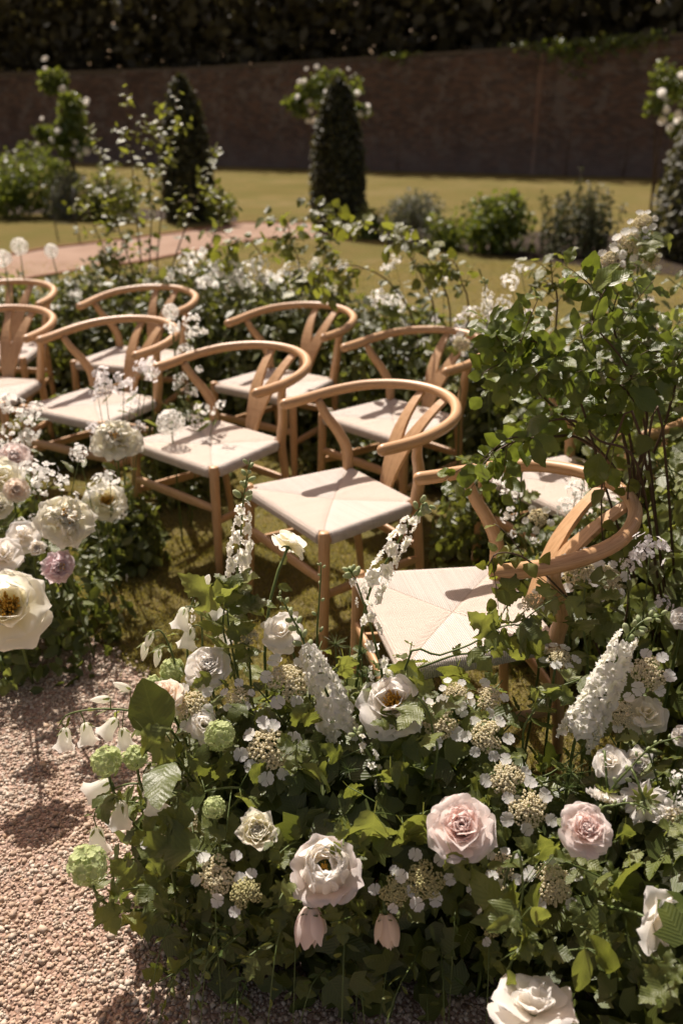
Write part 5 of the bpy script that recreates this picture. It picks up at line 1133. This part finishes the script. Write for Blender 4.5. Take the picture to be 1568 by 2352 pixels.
# thin pinnate trails at the foot of the foreground mound
for i in range(22):
    x = u(-.38, .42); y0 = u(1.18, 1.3); d = V((u(-.6, .25), -1, 0)).normalized(); L = u(.12, .30)
    a = V((x, y0, u(.04, .2))); b_ = a + d * L * .5 + V((0, 0, u(.0, .06))); c = a + d * L; c.z = u(.012, .05)
    branch('thin trailing stem with narrow leaflets at the foot of the foreground mound', [V((x, y0 + .12, .05)), a, b_, c], 'pinnate', M_VIB if i % 3 else M_FINE, 16, .034, 'trailing stems at the foot of the mound', None, 'trailing_stem', 'trailing stem', .0018, .0008, None, 0, .15, V((0, 0, 1)), .1)
def feathery(lab, a, v, y, dpx, root):
    p = at(a, v, y); rr = msize(dpx, p) / 2; t = thing('fennel_foliage', root, lab, 'feathery foliage'); pts = bez(root, V((root.x, root.y, p.z * .6)), p, 7); stem(t, pts, .002, .001); b = MB()
    for i in range(90):
        k = pts[rnd.randint(4, 7)]; d = V((u(-1, 1), u(-1, 1), u(-.3, 1))).normalized(); q = k + d * rr * u(.5, 1); b.add(tube(bez(k, (k + q) / 2 + jit(rr * .2), q, 3), (.0007, .0004), 3, False))
    O('threads', b.mesh('threads', M_FINE), t)
for l, a, v, y, d, r_ in [('feathery green foliage below the thick delphinium', 1312, 1775, 1.33, 120, fr(.45, 1.4)), ('feathery foliage above the white roses at the right', 1345, 1690, 1.4, 70, fr(.5, 1.45)), ('feathery foliage left of the leaning delphinium', 770, 1480, 1.57, 90, fr(.0, 1.6)), ('feathery foliage before the nearest chair leg', 830, 1500, 1.55, 80, fr(.05, 1.6)), ('feathery foliage beneath the dense delphinium', 800, 1770, 1.36, 70, fr(.05, 1.45))]: feathery(l, a, v, y, d, r_)
# a few fallen petals on the grass and gravel
for l, (a, v) in [('fallen white petal on the grass by the left mound', (293, 1335)), ('fallen pale petal on the gravel in the shade', (1450, 1080)) ]:
    p = ground(a, v, .012); tag(O('fallen_petal', petal_meshes(M_WROSE, 'flat'), None, LF(p, V((1, .2, .1)), V((0, 0, 1)), .03)), l, 'petal')

# ------------------------------------------------------------------ single large leaves, each where the photo shows it (base and tip of the blade)
def big_leaves(name, lab, cat, rect, pairs, yf, kind, mat, stems=(), foot=None, wide=1., group=None, twig=None):
    x0, y0, k = rect
    def px(a, v): return ((x0 + a / k) / 1.5944, (y0 + v / k) / 1.5944)
    def yy(v): return yf(v) if callable(yf) else yf
    b0 = px(*pairs[0][:2]); root = V(foot) if foot else rootof(at(*b0, yy(b0[1])))
    t = thing(name, root, lab, cat, group); nodes = []
    for st in stems:
        P = [at(*px(*q), yy(px(*q)[1]) + .02) for q in st]; sp = spline([root, root.lerp(P[0], .6)] + P, 5); stem(t, sp, .0042, .0014, twig); nodes += sp[6:]
    for (a, b, c, d) in pairs:
        p, q = px(a, b), px(c, d); y = yy((p[1] + q[1]) / 2) + u(-.02, .02); P = at(*p, y); Q = at(*q, y + u(-.025, .03)); L = (Q - P).length
        nn = to_cam(P, u(.1, .9), u(-.5, .5)) + jit(.25)
        if nodes:
            nd = min(nodes, key=lambda w_: (w_ - P).length)
            if .004 < (nd - P).length < .12: stem(t, bez(nd, (nd + P) / 2 + V((0, 0, .006)), P, 3), .0011, .0009, twig, 4, 'petiole')
        O('leaf', leaf_mesh(kind, mat), t, LF(P, Q - P, nn, L * (1.02 if name == 'beech_branch' else 1.0), wide * u(.9, 1.1)))
big_leaves('beech_branch', 'beech branch with large ribbed leaves spreading over the hidden chair', 'beech branch', (1500, 900, 1.568),
    [(600, 530, 610, 290), (490, 460, 570, 350), (450, 600, 380, 770), (490, 600, 560, 765), (690, 500, 825, 540), (640, 540, 770, 645), (540, 580, 645, 685), (780, 620, 935, 640), (700, 660, 715, 865), (800, 660, 780, 865), (860, 660, 840, 895), (930, 650, 965, 925),
     (990, 540, 1085, 650), (1040, 470, 1195, 440), (1130, 230, 1280, 125), (1060, 260, 1190, 85), (1060, 420, 1125, 290), (960, 480, 935, 350), (1060, 715, 1065, 840), (1130, 670, 1200, 805), (1250, 690, 1390, 640), (1370, 600, 1485, 555), (1340, 690, 1480, 640), (1240, 830, 1135, 965), (1250, 820, 1460, 965), (1290, 880, 1355, 1075), (1400, 780, 1545, 880), (1480, 700, 1565, 770), (1100, 780, 1110, 900), (1000, 800, 1100, 880), (880, 560, 800, 600)],
    2.03, 'ovate', M_BEECH, [[(1300, 1500), (1350, 1050), (1210, 800), (1040, 715), (880, 670), (680, 690), (600, 545)], [(1350, 1050), (1240, 690), (1050, 430), (1120, 250)], [(880, 670), (500, 545), (470, 590)]], (1.0, 2.15, 0), .88, 'beech branches at the right', M_TWIG)
big_leaves('beech_branch', 'slim beech twig with small shining leaves above the nearest chair rail', 'beech branch', (1500, 900, 1.568),
    [(800, 1000, 600, 1040), (810, 1010, 955, 985), (700, 1090, 565, 1110), (710, 1090, 875, 1180), (705, 1105, 775, 1275), (690, 1105, 680, 1220), (480, 1210, 565, 1290), (400, 1250, 435, 1350), (400, 1240, 370, 1195), (555, 1115, 488, 1080), (1090, 1190, 1045, 1410), (1150, 1280, 1205, 1400), (960, 1010, 1000, 1100)],
    1.93, 'ovate', M_BEECH, [[(1300, 1250), (1090, 1120), (950, 1010), (800, 1005), (690, 1095), (560, 1110), (400, 1240)]], (1.0, 2.1, 0), .9, 'beech branches at the right', M_TWIG)
big_leaves('leafy_branch', 'viburnum shoot with the largest folded leaves, upper left of the foreground mound', 'branch', (700, 1700, 1.742),
    [(190, 900, -90, 690), (240, 905, 560, 880), (205, 1060, 40, 1010), (230, 1090, 420, 1020), (215, 880, 290, 690), (240, 1180, 60, 1330), (280, 1250, 470, 1180), (300, 1290, 200, 1370)], lambda v: 1.62, 'lobed', M_VIB, [[(285, 1394), (240, 1200), (205, 1050), (215, 900), (260, 740)]], (-.2, 1.62, 0), .72)
big_leaves('leafy_branch', 'viburnum shoot with deeply cut leaves resting on the edge of the nearest seat', 'branch', (1450, 1550, 1.6505),
    [(600, 1250, 430, 1150), (610, 1240, 590, 1115), (625, 1290, 490, 1340), (640, 1300, 590, 1420), (770, 1285, 720, 1480), (780, 1290, 900, 1400), (130, 1480, -100, 1640), (370, 1470, 290, 1640), (360, 1400, 385, 1325), (760, 1240, 890, 1170)], lambda v: 1.6, 'lobed', M_VIB, [[(-80, 1500), (120, 1480), (360, 1400), (540, 1385), (640, 1310), (770, 1270)]], (.1, 1.55, 0), .9)
big_leaves('leafy_branch', 'broad viburnum leaves left in the foreground mound, one very large and dark', 'branch', (200, 2300, 1.742),
    [(565, 640, 760, 900), (1050, 970, 1110, 770), (930, 940, 920, 760), (960, 1045, 770, 1130), (880, 1230, 640, 1180), (660, 1360, 560, 1180), (1090, 1330, 930, 1290), (900, 1420, 480, 1400), (1190, 1080, 1240, 1200), (700, 1500, 560, 1560), (1000, 300, 870, 380), (1080, 330, 1090, 420), (1180, 560, 1060, 590), (1250, 900, 1420, 980), (620, 720, 440, 830)], lambda v: ys(v) - .01, 'lobed', M_VIB, [[(1200, 1040), (960, 1045), (860, 1150)]], None, .72)
big_leaves('leafy_branch', 'broad viburnum leaves in the middle of the foreground mound beneath the peony', 'branch', (900, 2300, 1.742),
    [(940, 710, 880, 530), (930, 700, 750, 760), (950, 720, 980, 850), (1000, 770, 1235, 765), (940, 880, 1110, 1035), (920, 900, 910, 1150), (1100, 330, 1010, 545), (1090, 320, 930, 290), (460, 890, 330, 1010), (470, 880, 570, 1050), (600, 830, 490, 750), (650, 1010, 760, 1120), (820, 1180, 800, 1420), (1000, 1250, 1100, 1440), (1130, 1190, 1140, 1420), (300, 520, 500, 670), (60, 560, 200, 640), (700, 440, 800, 500), (620, 180, 640, 330), (1290, 500, 1400, 430), (1380, 620, 1500, 560)], lambda v: ys(v) - .01, 'lobed', M_VIB, [[(1000, 900), (1000, 770), (950, 700)], [(1240, 1160), (1100, 1190), (960, 1200)]], None, .72)
big_leaves('leafy_branch', 'pale broad leaves at the lower right between the pink roses', 'branch', (1600, 2500, 1.742),
    [(500, 1500, 240, 1310), (390, 1030, 340, 950), (340, 960, 515, 940), (660, 1120, 515, 985), (740, 1110, 885, 1130), (720, 1100, 660, 980), (110, 1070, 260, 1170), (90, 1080, 200, 1300), (1300, 1080, 1160, 1160), (1230, 1180, 1220, 1400), (1130, 1300, 1130, 1420), (860, 90, 660, 60), (1000, 140, 960, 90), (560, 450, 460, 480), (240, 210, 340, 200), (760, 540, 730, 520), (1200, 900, 1190, 1060)], lambda v: ys(v) - .02, 'lobed', M_VIB, [[(540, 1560), (505, 1490), (480, 1400)]], None, .72)
big_leaves('leafy_branch', 'long hanging leaves above the white rose at the bottom edge', 'branch', (1600, 3000, 1.742),
    [(540, 730, 715, 960), (500, 620, 310, 715), (540, 740, 535, 960), (940, 820, 900, 1130), (1130, 970, 970, 740), (600, 560, 760, 720), (400, 900, 380, 1040), (440, 960, 500, 1140), (1120, 900, 1200, 990)], 1.03, 'ovate', M_VIB, [[(530, 640), (545, 730), (660, 840), (960, 825)]], (.35, 1.25, 0), .62)
